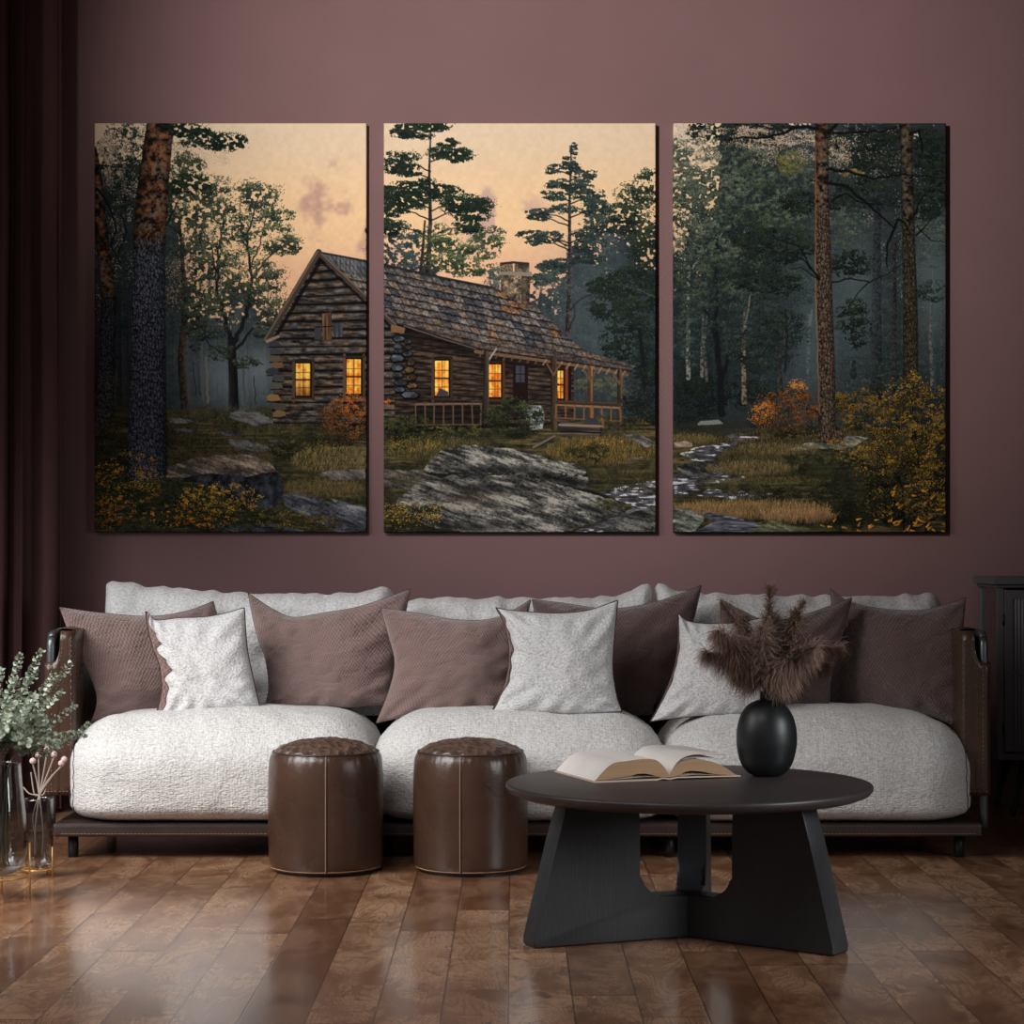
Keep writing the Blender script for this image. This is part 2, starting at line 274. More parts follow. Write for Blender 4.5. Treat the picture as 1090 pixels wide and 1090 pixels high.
    # windows
    def window(x0, y0, x1, y1, frame, cols=2, rows=2, skew=0., dim=0.):
        f = 3.4
        poly([(x0-f, y0-f-1), (x1+f, y0-f-1+skew), (x1+f, y1+f-1), (x0-f, y1+f)], C(26, 19, 16))
        stroke([(x0-f+.8, y0-5), (x0-f+.8, y1+6)], 2.8, 2.8, frame); stroke([(x1+f-.4, y0-5), (x1+f-.4, y1+4)], 2.8, 2.8, frame*.8)
        stroke([(x0-f, y0-3), (x1+f, y0-3+skew)], 1.6, 1.6, frame*.6); stroke([(x0-f-1, y1+3), (x1+f+1, y1+3)], 2, 2, frame*.75)
        def gl(sl):
            v = np.clip(n5[sl]*.9+ .25*np.sin(PX[sl]*1.1)+ (1-(PY[sl]-y0)/(y1-y0))*.35, 0, 1)
            return mix(C(214, 92, 18), C(255, 206, 96), v)*(1-dim*ss(y0+(y1-y0)*.4, y1, PY[sl]))[..., None]
        poly([(x0, y0), (x1, y0+skew*.6), (x1, y1), (x0, y1)], None, 1, 0, gl)
        m = (y0+y1)/2
        stroke([(x0, m), (x1, m)], 1.7, 1.7, C(70, 32, 14)); stroke([((x0+x1)/2, y0), ((x0+x1)/2, y1)], .9, .9, C(96, 48, 16), .9)
        for q in (.27, .75): stroke([(x0, y0+(y1-y0)*q), (x1, y0+(y1-y0)*q)], .7, .7, C(110, 56, 18), .8)
    window(315, 387, 330, 421, C(96, 70, 54), dim=.3); window(369, 382.5, 384, 419, C(104, 74, 52))
    window(463, 384, 477.4, 421, C(84, 60, 48)); window(520.4, 388, 533, 422.5, C(120, 66, 38)); 
    poly([(588.5, 391), (608, 391), (608, 426), (588.5, 426)], C(36, 20, 16)); window(593.4, 394.6, 599.6, 424, C(120, 62, 36)); stroke([(603, 392), (603, 426)], 3, 3, C(130, 64, 36))
    poly([(546, 386), (562, 387), (562, 432), (546, 432)], C(36, 22, 22)); poly([(549, 389), (558.5, 389.5), (558.5, 407), (549, 407)], C(68, 66, 78)); stroke([(553.7, 389), (553.7, 407)], .8, .8, C(30, 24, 28)); stroke([(549, 398), (558, 398)], .8, .8, C(30, 24, 28))
    poly([(468, 413), (477, 417), (477, 422), (464, 422)], C(72, 62, 66))
    # attic shutter
    poly([(335, 347), (342, 346), (342, 361), (335, 361)], C(62, 62, 66), 1, .3); poly([(354, 345), (364.5, 344), (364.5, 358.5), (354, 359)], None, 1, .3, lambda sl: mix(C(44, 46, 50), C(110, 114, 120), nv[sl]))
    poly([(343, 334), (353, 332), (353, 361), (343, 363)], None, 1, .2, lambda sl: mix(C(58, 40, 30), C(146, 104, 68), nv[sl]*.9)); stroke([(335, 348), (354, 347)], 1, 1, C(24, 20, 18))
    # roof
    RP = [(339, 268), (408, 281.5), (470, 295.5), (525, 305.5), (566, 322), (580, 336), (597, 352), (622, 373), (676, 389.5), (672, 393), (640, 389), (588, 382), (545, 377), (508, 370), (470, 358), (428, 344), (420, 344), (385, 311)]
    def rooft(sl):
        X = PX[sl]; Y = PY[sl]
        yt = np.interp(X, [339, 408, 470, 525, 566, 597, 622, 676], [268, 281.5, 295.5, 305.5, 322, 352, 373, 389.5])
        yb = np.interp(X, [339, 385, 420, 428, 508, 588, 672], [268, 311, 344, 346, 371, 383.5, 394])
        # coordinate down the slope, comb rows follow the ridge line
        v = (Y-(268+(X-339)*.215))/1.0
        rows = v/7.4+(n5[sl]-.5)*.16; ri = np.floor(rows).astype(int); rf = rows-ri
        uu = (X-Y*.62)/8.6+ri*.37+ np.sin(ri*3.1)*.3; ui = np.floor(uu).astype(int); uf = uu-ui
        h = (np.sin(ui*12.98+ri*78.23)*43758.5); h = h-np.floor(h)
        base = mix(C(84, 80, 82), C(142, 128, 118), h)
        base = np.where((h > .80)[..., None], C(128, 108, 92), base); base = np.where((h < .14)[..., None], C(74, 76, 84), base)
        base = np.where(((h > .97))[..., None], C(146, 104, 74), base)
        base = base*(.66+.5*n2[sl]+.25*(nh2[sl]-.5))[..., None]
        sh = np.clip(rf*4.2, 0, 1)*.35+.65; sh = np.where(rf > .84, .36, sh); sh = np.where(uf < .11, sh*.55, sh)
        col = base*sh[..., None]*1.0
        near = np.exp(-np.clip(yb-Y, 0, 99)/9.)
        return mix(col, C(88, 68, 58)*(.6+.7*nh2[sl])[..., None], near*.65*(X > 428))
    poly(RP, None, 1, .35, rooft)
    # metal like flat boards at the ridge end
    poly([(343, 270), (408, 283), (408, 300), (372, 292), (358, 284)], None, .8, .3, lambda sl: mix(C(52, 56, 62), C(128, 130, 134), np.clip(nv[sl]*1.0+(np.sin((PX[sl]-PY[sl]*.7)*1.25) > .7)*-.4, 0, 1)))
    stroke([(338, 268), (408, 281), (470, 295), (527, 306)], 2.2, 1.6, C(44, 46, 52)); stroke([(566, 322), (597, 351), (622, 372)], 1.2, 1, C(70, 72, 76))
    for a_, b_ in (((339, 268), (283, 362)), ):
        stroke([a_, b_], 6.5, 6.5, C(74, 60, 52)); stroke([(a_[0]-1.6, a_[1]), (b_[0]-2, b_[1])], 2, 2, C(116, 98, 84), .8); stroke([(a_[0]+4, a_[1]+6), (b_[0]+9, b_[1]-2)], 4, 4, C(14, 13, 15), .8)
    stroke([(341, 271), (420, 346)], 4.6, 4.6, C(76, 60, 50)); stroke([(342, 270), (421, 345)], 1.3, 1.3, C(122, 102, 88), .8); stroke([(343, 279), (416, 348)], 3, 3, C(12, 12, 14), .7)
    poly([(416, 345), (431, 349), (430, 355), (416, 353)], C(128, 92, 60), 1, .3)
    stroke([(284, 363), (296, 358)], 3.5, 3, C(138, 122, 102))
    # eave edge and rafters
    stroke([(430, 346.5), (470, 360), (508, 371.5)], 2, 1.6, C(86, 76, 72), wig=.15); stroke([(506, 374), (588, 385), (640, 393), (668, 399)], 3.6, 2.6, C(118, 88, 64)); stroke([(508, 371), (588, 382.5), (672, 395)], 1.4, 1.4, C(40, 30, 28))
    for k in range(19):
        x = 512+k*8.4; y = 375+(x-512)*.145; stroke([(x+2, y-2), (x-1.5, y+3.5)], 2, 1.6, C(152, 118, 88) if k > 7 else C(104, 80, 62), .8)
    stroke([(528, 371), (516, 389)], 1.8, 1.8, C(150, 142, 132)); 
    # chimney
    def stone(sl):
        c = mix(C(64, 56, 50), C(176, 148, 112), np.clip(n5[sl]*1.1+(n2[sl]-.5)*.5-.05, 0, 1)); w = (np.abs((n5[sl]*8) % 1-.5) < .12)
        return np.where(w[..., None], C(40, 36, 36), c)
    poly([(533, 290), (564.5, 292), (563.5, 326), (552, 322), (533, 310)], None, 1, .2, stone)
    poly([(555, 291), (564.5, 292), (563.5, 326), (555, 323)], C(30, 26, 26), .35)
    poly([(531, 288), (566, 289.5), (566, 294), (531, 292.5)], C(132, 122, 108), 1, .3); poly([(532.5, 280), (546, 279), (546, 289), (532.5, 289)], None, 1, .2, stone); poly([(547.5, 279), (563.5, 280), (563.5, 290), (547.5, 289)], None, 1, .2, stone)
    poly([(532, 279.5), (546, 278), (563.5, 279.5), (563.5, 282), (547, 280.5), (532, 282)], C(52, 48, 48))
    # porch
    for x0, y0, x1, y1, w, c in ((517.5, 376, 517, 446, 6, C(80, 66, 56)), (589, 383, 589.5, 455, 7, C(84, 66, 52)), (628, 391, 628, 444, 5, C(140, 92, 58)), (659.5, 395, 659, 450, 5.2, C(98, 74, 56))):
        stroke([(x0, y0), (x1, y1)], w, w, lambda t, s, sl, c=c: mix(c*.45, c*1.15, np.clip(.55-s*.5+(nv[sl]-.5)*.7, 0, 1)))
    for x, y in ((589, 390), (628, 396), (659, 399)):
        stroke([(x, y+9), (x-7, y-3)], 2, 2, C(110, 80, 58)); stroke([(x, y+9), (x+7, y-3)], 2, 2, C(110, 80, 58))
    def rail(x0, x1, y0, y1, n, hgt, c):
        stroke([(x0, y0), (x1, y1)], 2.2, 2.0, c); stroke([(x0, y0+hgt), (x1, y1+hgt)], 1.8, 1.6, c*.75)
        for k in range(n):
            f = k/(n-1); x = x0+(x1-x0)*f; y = y0+(y1-y0)*f; stroke([(x, y), (x+R.randn()*.5, y+hgt)], 1.6, 1.4, c*.85)
    poly([(440, 432), (515, 430), (515, 456), (440, 460)], C(18, 16, 15), .55)
    rail(442, 512, 430, 429.5, 8, 22, C(120, 92, 72)); rail(592, 660, 430.5, 434, 8, 14, C(150, 104, 66)); rail(592, 657, 427, 429, 3, 2, C(84, 62, 46))
    poly([(596, 449), (639, 452), (638, 465), (596, 464)], None, 1, .3, lambda sl: mix(C(26, 22, 22), C(112, 96, 82), nh[sl])); stroke([(595, 452), (640, 453.5)], 2, 2, C(140, 122, 104)); stroke([(596, 459), (639, 460.5)], 1.6, 1.6, C(26, 22, 22))
    stroke([(640, 437), (642, 455)], 2, 2, C(122, 88, 60)); poly([(623, 444), (636, 446), (638, 452), (622, 451)], C(58, 60, 70)); stroke([(636, 440), (668, 462)], 1.8, 1.6, C(70, 56, 46))
    stroke([(568, 476), (590, 464)], 3, 2.5, C(112, 98, 84)); stroke([(568, 478), (590, 466)], 1.2, 1.2, C(30, 28, 26))
    poly([(556, 436), (562, 431), (576, 432), (580, 440), (578, 456), (566, 458)], None, 1, .8, lambda sl: mix(C(70, 76, 78), C(176, 182, 180), n5[sl]))
    # ---- shrubs by the cabin
    foliage(548, 446, 30, 17, 6500, C(16, 22, 16), C(78, 82, 46), 1, 50, .2); foliage(545, 430, 14, 8, 1400, C(24, 34, 22), C(80, 90, 50), 1, 16, .25)
    foliage(430, 456, 26, 14, 4200, C(16, 24, 18), C(86, 86, 44), 1, 40, .2); foliage(318, 476, 30, 13, 4200, C(20, 24, 16), C(86, 82, 44), 1, 40, .2)
    foliage(366, 452, 27, 24, 4000, C(24, 18, 14), C(70, 56, 32), 1, 50, .2); foliage(366, 446, 25, 22, 1900, C(90, 50, 22), C(168, 102, 46), 1, 50, .16, .9)
    foliage(376, 430, 12, 12, 450, C(150, 66, 18), C(220, 120, 40), 1, 16, .3, .9); foliage(685, 425, 20, 30, 4600, C(16, 22, 22), C(48, 58, 42), 1, 40, .2); foliage(412, 428, 6, 4, 200, C(150, 70, 24), C(210, 110, 40), 1, 8)
    foliage(480, 462, 40, 8, 2400, C(28, 34, 20), C(120, 112, 56), 1, 40, .3); 
    grass(470, 482, 60, 12, 1800, C(50, 52, 28), C(140, 118, 64), 6); grass(640, 482, 60, 14, 2200, C(66, 58, 28), C(170, 134, 66), 6); grass(355, 492, 46, 14, 1500, C(84, 72, 40), C(166, 138, 84), 6, .2)
    foliage(625, 482, 22, 12, 1500, C(24, 30, 18), C(70, 70, 36), 1, 20, .25, .8); grass(672, 508, 40, 8, 600, C(40, 42, 26), C(110, 96, 56), 4)
    foliage(440, 473, 26, 9, 500, C(160, 120, 30), C(214, 172, 60), 0, 30, .3, .9)
    # ---- rocks
    TP, DKK = C(166, 158, 146), C(40, 41, 42)
    slab([(451, 500), (458, 490), (471, 479), (494, 473.5), (536, 476), (582, 487), (610, 493), (624, 501), (628, 521), (605, 516), (571, 510), (525, 505), (485, 504), (462, 506)], TP, DKK)
    haze((24, 26, 28), .8*np.exp(-((PX-606)/24)**2-((PY-513-(PX-612)*.15)/6)**2)); haze((26, 28, 30), .6*np.exp(-((PX-530)/42)**2-((PY-501)/5)**2))
    slab([(409, 499), (440, 500), (470, 506), (500, 504), (500, 512), (440, 522), (409, 520)], C(128, 118, 106), C(44, 44, 44))
    grass(430, 512, 20, 6, 200, C(60, 56, 34), C(110, 96, 56), 4)
    foliage(560, 507, 70, 4, 1800, C(16, 18, 14), C(54, 50, 32), 1, 40, .4, .8); poly([(448, 503), (520, 505), (580, 512), (628, 522), (655, 531), (612, 524), (571, 514), (520, 509), (470, 509)], C(20, 21, 20), .75, 1.2)
    slab([(420, 534), (440, 518), (462, 510), (495, 504), (530, 505), (571, 509), (613, 520), (656, 534), (668, 545), (627, 557), (599, 567), (500, 567), (455, 560), (432, 548)], TP, DKK, wob=1.6)
    haze((30, 32, 34), .5*np.exp(-((PX-520-(PY-520)*2.2)/40)**2-((PY-519)/5)**2)); haze((28, 30, 32), .6*np.exp(-((PX-500)/50)**2-((PY-561)/5)**2)); haze((112, 92, 70), .35*np.exp(-((PX-500)/30)**2-((PY-530)/10)**2))
    foliage(648, 537, 16, 5, 700, C(40, 46, 24), C(92, 92, 44), 1, 16, .3, .7)
    foliage(440, 552, 34, 14, 3600, C(22, 24, 16), C(80, 74, 40), 1, 40, .2, .8); foliage(440, 546, 34, 14, 420, C(170, 130, 34), C(224, 178, 66), 1, 40, .2, .9)
    # water: middle panel right
    def water(pts):
        poly(pts, None, 1, 1.5, lambda sl: np.where((nh2[sl]+nh[sl]*.5+(n3[sl]-.5)*.3 > 1.06)[..., None], C(186, 182, 184), mix(C(44, 42, 46), C(128, 124, 130), np.clip(nh2[sl]*.9+(n5[sl]-.5)*.5, 0, 1))))
    water([(640, 524), (660, 518), (690, 512), (700, 512), (700, 538), (676, 540), (652, 530)]); water([(630, 557), (645, 554), (660, 548), (676, 540), (700, 534), (700, 552), (660, 560), (640, 567), (608, 567)])
    slab([(640, 567), (660, 552), (682, 543), (700, 538), (700, 567)], C(128, 126, 116), C(38, 40, 38)); foliage(680, 520, 20, 4, 500, C(30, 30, 20), C(110, 92, 56), 1, 14, .3, .7)
    foliage(640, 470, 30, 4, 300, C(120, 92, 40), C(190, 142, 70), 1, 20, .3, .7); slab([(662, 464), (680, 462), (698, 472), (690, 476)], C(140, 134, 128), C(70, 64, 60)); slab([(668, 487), (684, 486), (684, 489), (668, 490)], C(130, 122, 108), C(80, 72, 60))
    # left panel rocks
    slab([(177, 497), (209, 487), (240, 484), (266, 484), (284, 491), (298, 502), (270, 508), (230, 506), (196, 508), (177, 508)], C(176, 150, 122), C(66, 60, 58))
    poly([(196, 508), (225, 503), (262, 507), (292, 501), (299, 503), (303, 532), (290, 542), (262, 543), (240, 526), (212, 514), (180, 512)], None, 1, 1.2, lambda sl: mix(C(22, 25, 30), C(88, 90, 98), np.clip(n5[sl]*.8+n12[sl]*.5-.25, 0, 1)))
    slab([(301, 526), (318, 522), (345, 533), (389, 548), (389, 566), (360, 566), (320, 548), (304, 540)], C(118, 120, 128), C(44, 46, 52)); slab([(336, 505), (352, 500), (389, 498), (389, 510), (350, 511)], C(150, 142, 130), C(66, 62, 58)); slab([(352, 530), (389, 540), (389, 553), (362, 540)], C(140, 140, 146), C(60, 62, 68))
    grass(345, 522, 44, 9, 1100, C(70, 62, 36), C(150, 122, 72), 6, .1); foliage(250, 566, 60, 4, 300, C(60, 64, 72), C(110, 112, 118), 1, 20, .3, .6)
    slab([(226, 560), (290, 556), (330, 566), (226, 567)], C(100, 104, 112), C(36, 38, 44))
    # ---- right panel floor
    foliage(790, 418, 40, 14, 5200, C(14, 22, 22), C(48, 60, 48), 1, 60, .2); foliage(735, 425, 24, 34, 8000, C(14, 20, 20), C(44, 54, 44), 1, 60, .16)
    for x, y0, y1, w, c in ((732.5, 402, 283, 5, C(134, 134, 126)), (747, 400, 335, 4, C(112, 112, 106)), (752, 405, 330, 3.4, C(104, 100, 96)), (792, 428, 330, 5.6, C(140, 118, 98)), (860, 396, 335, 3.6, C(120, 122, 118)), (832, 420, 352, 4, C(74, 54, 46)), (933, 425, 225, 13, C(52, 54, 62)), (951, 420, 255, 6, C(66, 56, 58)), (992, 410, 290, 4, C(112, 116, 112)), (1002, 405, 300, 3, C(74, 82, 84))):
        stroke([(x, y0), (x-1+R.randn(), (y0+y1)/2), (x+1, y1)], w, w*.6, lambda t, s, sl, c=c: mix(c*.45, c, np.clip(.6+(n2[sl]-.5)*1.6-s*.3, 0, 1)), .9, wig=.3)
    stroke([(792, 350), (800, 305), (808, 280)], 2.4, 1.4, C(120, 114, 104), .8, wig=.5); stroke([(733, 290), (748, 270), (780, 235)], 1.8, .8, C(134, 132, 124), .8, wig=.6); stroke([(862, 345), (864, 330)], 3, 2, C(120, 122, 118), .8)
    for pts, w in (([(768, 440), (767, 400), (763, 370)], 8), ([(768, 405), (775, 380), (788, 360), (796, 348)], 5), ([(765, 372), (757, 345), (750, 330)], 4), ([(763, 380), (762, 300), (762, 250)], 4.5), ([(835, 395), (838, 360), (836, 330)], 3), ([(908, 400), (909, 385)], 7)):
        stroke(pts, w, w*.6, C(22, 24, 28), .92, wig=.5)
    for cx, cy, rx, ry, n in ((722, 190, 10, 50, 3000), (745, 230, 22, 50, 8000), (790, 200, 34, 40, 12000), (825, 240, 30, 24, 7000), (735, 300, 20, 34, 6500), (780, 290, 34, 30, 9000)):
        foliage(cx, cy, rx, ry, n, C(28, 40, 38), C(96, 108, 80), 1, 50, .14, .8)
    haze((84, 104, 108), .42*np.exp(-((PX-866)/20)**2-((PY-345)/70)**2)); haze((96, 116, 118), .45*np.exp(-((PX-915)/24)**2-((PY-320)/75)**2)); haze((108, 126, 126), .5*np.exp(-((PX-995)/22)**2-((PY-310)/70)**2))
    for cx, cy, rx, ry, n in ((745, 175, 26, 26, 5200), (730, 160, 15, 12, 2600), (752, 150, 14, 14, 2600), (724, 195, 10, 24, 2200), (742, 200, 14, 20, 2600), (790, 175, 34, 22, 7600), (840, 185, 24, 26, 4800), (770, 215, 40, 30, 9000), (835, 225, 26, 22, 5200), (795, 258, 40, 20, 7000), (740, 262, 22, 26, 4800), (900, 240, 22, 26, 3600), (990, 250, 18, 36, 2600)):
        foliage(cx, cy, rx, ry, n, C(40, 54, 48), C(118, 132, 104), 1, 70, .10, .62)
    for cx, cy, rx, ry, n in ((770, 330, 50, 30, 8000), (800, 370, 30, 24, 4200), (850, 300, 24, 24, 3000), (735, 360, 18, 30, 3000), (915, 400, 30, 20, 2600), (960, 395, 26, 20, 2200)):
        foliage(cx, cy, rx, ry, n, C(30, 44, 44), C(84, 104, 88), 1, 60, .12, .6)
    for cx, cy, rx, ry, n in ((830, 262, 40, 18, 9000), (800, 250, 24, 14, 4000), (850, 215, 20, 12, 3000), (812, 300, 40, 16, 6000), (905, 280, 20, 14, 4200), (925, 190, 40, 30, 9000), (905, 150, 34, 14, 5200), (750, 140, 20, 7, 2600), (775, 133, 40, 5, 2600), (795, 145, 30, 8, 2200), (830, 134, 26, 5, 1400), (992, 170, 16, 36, 7200), (985, 215, 22, 16, 5200), (1000, 195, 10, 26, 3000), (830, 350, 26, 20, 4200), (908, 345, 16, 26, 4200), (815, 375, 30, 20, 3800), (898, 215, 16, 10, 2000), (945, 150, 14, 18, 2400), (990, 310, 16, 12, 1000)):
        foliage(cx, cy, rx, ry, n, C(15, 23, 23), C(54, 68, 50), 1, 40, .17, .88)
    foliage(840, 172, 14, 14, 900, C(96, 92, 40), C(150, 132, 58), 1, 14, .2, .8); foliage(905, 185, 14, 5, 300, C(110, 92, 44), C(160, 130, 70), 1, 10, .2, .7)
    haze((70, 86, 92), .30*np.exp(-((PX-860)/40)**2-((PY-385)/36)**2)); gaps(745, 160, 14, 16, 700); gaps(800, 142, 26, 7, 700); gaps(890, 160, 16, 16, 500); gaps(115, 160, 12, 22, 1200); gaps(150, 190, 14, 30, 500)
    haze((86, 104, 108), .35*np.exp(-((PX-993)/18)**2-((PY-280)/40)**2))
    # floor shapes
    grass(850, 478, 130, 20, 4200, C(52, 48, 28), C(138, 112, 66), 5); grass(870, 500, 120, 18, 3000, C(44, 44, 26), C(116, 98, 58), 5)
    poly([(717, 452), (760, 446), (815, 452), (800, 460), (740, 466), (717, 462)], C(44, 48, 40), .6, 1.5); poly([(745, 448), (765, 447), (770, 451), (742, 453)], C(120, 122, 118), 1, .6)
    grass(735, 468, 30, 5, 500, C(80, 70, 34), C(160, 132, 72), 4)
    water([(776, 463), (800, 462), (808, 465), (790, 468), (774, 467)]); water([(735, 478), (760, 472), (786, 470), (784, 476), (760, 484), (765, 490), (740, 490), (724, 484)]); slab([(717, 471), (736, 470), (738, 475), (717, 477)], C(170, 144, 122), C(90, 78, 70))
    water([(717, 506), (760, 503), (795, 508), (780, 514), (740, 516), (745, 522), (717, 528)]); water([(755, 521), (790, 523), (822, 527), (780, 531), (740, 527)])
    slab([(719, 498), (728, 494), (745, 491), (768, 494), (774, 502), (768, 506), (730, 507)], C(120, 122, 116), C(28, 30, 32), wob=.8); foliage(727, 486, 12, 4, 500, C(36, 38, 24), C(92, 84, 48), 1, 10, .3, .7)
    poly([(830, 486), (850, 476), (876, 474), (905, 478), (940, 500), (960, 540), (900, 536), (860, 508)], None, .85, 2, lambda sl: mix(C(24, 27, 20), C(86, 80, 54), np.clip(n12[sl]*.6+nh[sl]*.4-.1, 0, 1)))
    slab([(838, 480), (858, 471), (885, 470), (905, 464), (925, 466), (905, 478), (870, 478)], C(158, 154, 140), C(60, 64, 56)); 
    grass(800, 500, 50, 7, 900, C(90, 76, 44), C(160, 132, 80), 5); grass(830, 480, 45, 6, 600, C(90, 76, 44), C(156, 128, 76), 5)
    foliage(850, 522, 90, 8, 4600, C(22, 24, 16), C(88, 80, 44), 1, 60, .3, .75); grass(815, 513, 70, 4, 900, C(74, 68, 34), C(140, 118, 66), 3)
    foliage(900, 545, 80, 12, 6500, C(14, 18, 15), C(50, 52, 32), 1, 60, .3, .8)
    grass(800, 546, 85, 7, 3000, C(96, 72, 42), C(190, 148, 90), 9, .1); grass(850, 552, 40, 6, 800, C(120, 84, 52), C(196, 148, 100), 8, .15)
    slab([(717, 542), (735, 541), (750, 550), (740, 566), (717, 567)], C(150, 154, 144), C(56, 60, 50)); poly([(745, 543), (790, 552), (820, 560), (800, 567), (735, 567), (760, 556)], None, 1, 1, lambda sl: mix(C(44, 44, 54), C(128, 128, 140), np.clip(nh2[sl], 0, 1)))
    slab([(800, 563), (822, 555), (856, 561), (870, 567), (795, 567)], C(140, 134, 112), C(60, 66, 36)); foliage(820, 557, 14, 2.5, 300, C(60, 74, 24), C(110, 122, 44), 1, 8, .4, .8)
    # autumn bushes
    foliage(838, 440, 36, 26, 5200, C(20, 20, 16), C(62, 52, 30), 1, 50, .2); foliage(838, 438, 34, 24, 3000, C(80, 48, 22), C(154, 94, 44), 1, 70, .13, .9); foliage(812, 440, 10, 12, 500, C(150, 84, 26), C(226, 144, 56), 1, 14, .3); foliage(850, 414, 8, 8, 250, C(150, 84, 26), C(226, 144, 56), 1, 8, .3)
    foliage(925, 435, 42, 22, 4200, C(22, 24, 16), C(74, 66, 34), 1, 50, .2); foliage(915, 436, 40, 22, 2600, C(92, 70, 22), C(176, 130, 50), 1, 70, .13, .9)
    foliage(900, 505, 50, 22, 9000, C(28, 32, 22), C(96, 92, 56), 0, 160, .12, .75); foliage(880, 490, 34, 8, 2600, C(52, 56, 34), C(122, 116, 76), 0, 80, .14, .7); foliage(925, 530, 50, 20, 5200, C(14, 18, 15), C(58, 60, 36), 0, 120, .14, .75)
    # foreground trunks
    def bark(cd, cl_, warm=None, split=None):
        def f(t, s, sl):
            wx = PX[sl]+(n12[sl]-.5)*5+(n5[sl]-.5)*2.6; cw = 3.1; ci = np.floor(wx/cw); cf = wx/cw-ci
            hh = np.sin(ci*91.7)*43.7; hh = hh-np.floor(hh); wy = (PY[sl]+(n5[sl]-.5)*4)/(5.2+3*hh)+hh*7; rf = wy-np.floor(wy)
            v = np.clip(np.minimum(cf, 1-cf)*4.2, 0, 1)*np.clip(np.minimum(rf, 1-rf)*6.5+.15, 0, 1)*(.35+.8*n2[sl])*np.clip(1.1-np.abs(s)**3*.6+s*(-.12), .2, 1.2)
            c = mix(cd, cl_, np.clip(v, 0, 1))
            if warm is not None:
                k = ss(8, -8, PY[sl]-split+(n5[sl]-.5)*26)
                w = mix(warm*.30, warm, np.clip(n5[sl]*1.5-.25+(n2[sl]-.5)*.4, 0, 1)); gr = ss(.5, .7, n12[sl])*.5; w = mix(w, C(118, 108, 96)*(.5+.6*n2[sl][..., None]), gr)
                w = w*np.clip(1.05-np.abs(s)**3*.55, .3, 1.1)[..., None]
                w = np.where((n5[sl]*.5+n2[sl]*.5 < .33)[..., None], C(24, 22, 24), w)
                c = mix(c, w, k)
            return c
        return f
    stroke([(110, 445), (112, 400), (116, 320), (108, 250), (103, 190), (98, 160)], 21, 10, bark(C(18, 22, 28), C(72, 76, 84), C(122, 80, 54), 318))
    stroke([(102, 200), (112, 212), (124, 240), (118, 262), (128, 280)], 2.4, 1.4, C(24, 26, 28), wig=.5); stroke([(100, 175), (125, 178), (145, 168), (152, 160)], 1.4, .8, C(24, 26, 28), wig=.5); stroke([(126, 270), (134, 246), (128, 225)], 1.6, .9, C(24, 26, 28), wig=.5)
    poly([(156.5, 128), (186, 128), (180, 190), (176, 256), (176, 330), (177, 420), (177, 512), (133, 512), (137, 470), (138.5, 400), (140, 300), (141, 256), (146, 200)], None, 1, .5,
         lambda sl: bark(C(15, 19, 26), C(96, 100, 112), C(140, 90, 60), 258)(None, (PX[sl]-np.interp(PY[sl], [128, 256, 512], [171.5, 158.5, 155]))/np.interp(PY[sl], [128, 256, 512], [15, 18, 22]), sl))
    for x, y in ((184, 133), (198, 137), (212, 140), (226, 146), (238, 150), (250, 150)): foliage(x, y+2, 12, 8, 2200, C(12, 24, 24), C(48, 70, 46), 1, 16, .3)
    foliage(216, 152, 22, 5, 900, C(14, 26, 26), C(48, 70, 46), 1, 14, .3); stroke([(176, 240), (190, 212), (206, 206)], 1.6, .8, C(26, 26, 28), wig=.4); foliage(200, 196, 22, 10, 4200, C(16, 28, 26), C(56, 74, 44), 1, 24, .2)
    stroke([(889, 463), (880, 463), (880, 400), (877, 300), (874, 200), (875, 128)], 19, 14, bark(C(26, 22, 22), C(116, 92, 74), C(120, 84, 60), 225))
    stroke([(969, 425), (969, 340), (966, 220), (964, 128)], 17, 12, bark(C(24, 24, 22), C(88, 78, 56), C(96, 80, 58), 240))
    stroke([(868, 150), (868, 300), (872, 440)], 1.6, 1.6, C(176, 110, 64), .55, wig=.4)
    for pts, w in (([(870, 137), (850, 134), (835, 141), (812, 147), (790, 146), (772, 148)], 3.4), ([(882, 140), (892, 130), (897, 126)], 4.5), ([(880, 142), (900, 141), (940, 139), (965, 132)], 2.6), ([(880, 180), (900, 182), (930, 190), (960, 186), (985, 187)], 3), ([(878, 194), (900, 198), (922, 216), (945, 236), (952, 243)], 3.4),
                   ([(952, 243), (945, 258), (943, 275), (944, 284)], 3), ([(952, 242), (956, 233), (962, 236), (966, 246)], 3), ([(870, 296), (850, 262), (830, 256), (822, 250)], 1.8), ([(872, 297), (855, 276), (840, 268)], 2.2), ([(872, 298), (852, 284), (842, 286)], 1.4), ([(886, 300), (905, 296), (925, 300), (945, 291), (962, 279)], 1.6),
                   ([(925, 300), (912, 312), (904, 325)], 1.4), ([(968, 143), (978, 138), (982, 162)], 3), ([(975, 250), (985, 240), (990, 234)], 2), ([(974, 228), (980, 212), (984, 206)], 2), ([(885, 213), (900, 206), (915, 215), (960, 220)], 1.7), ([(885, 215), (893, 208), (902, 206)], 1.2), ([(976, 240), (990, 256), (1006, 258)], 1.2), ([(985, 187), (1006, 190)], 1.2), ([(860, 214), (868, 217)], 1.6), ([(862, 192), (868, 192)], 1.6)):
        stroke(pts, w, w*.45, C(20, 19, 21), wig=.5)
    # foreground yellow bush and flowers
    foliage(975, 470, 42, 60, 9000, C(14, 16, 14), C(56, 52, 28), 1, 90, .14, .8); foliage(970, 520, 44, 40, 7000, C(13, 15, 13), C(46, 44, 26), 1, 60, .16, .8)
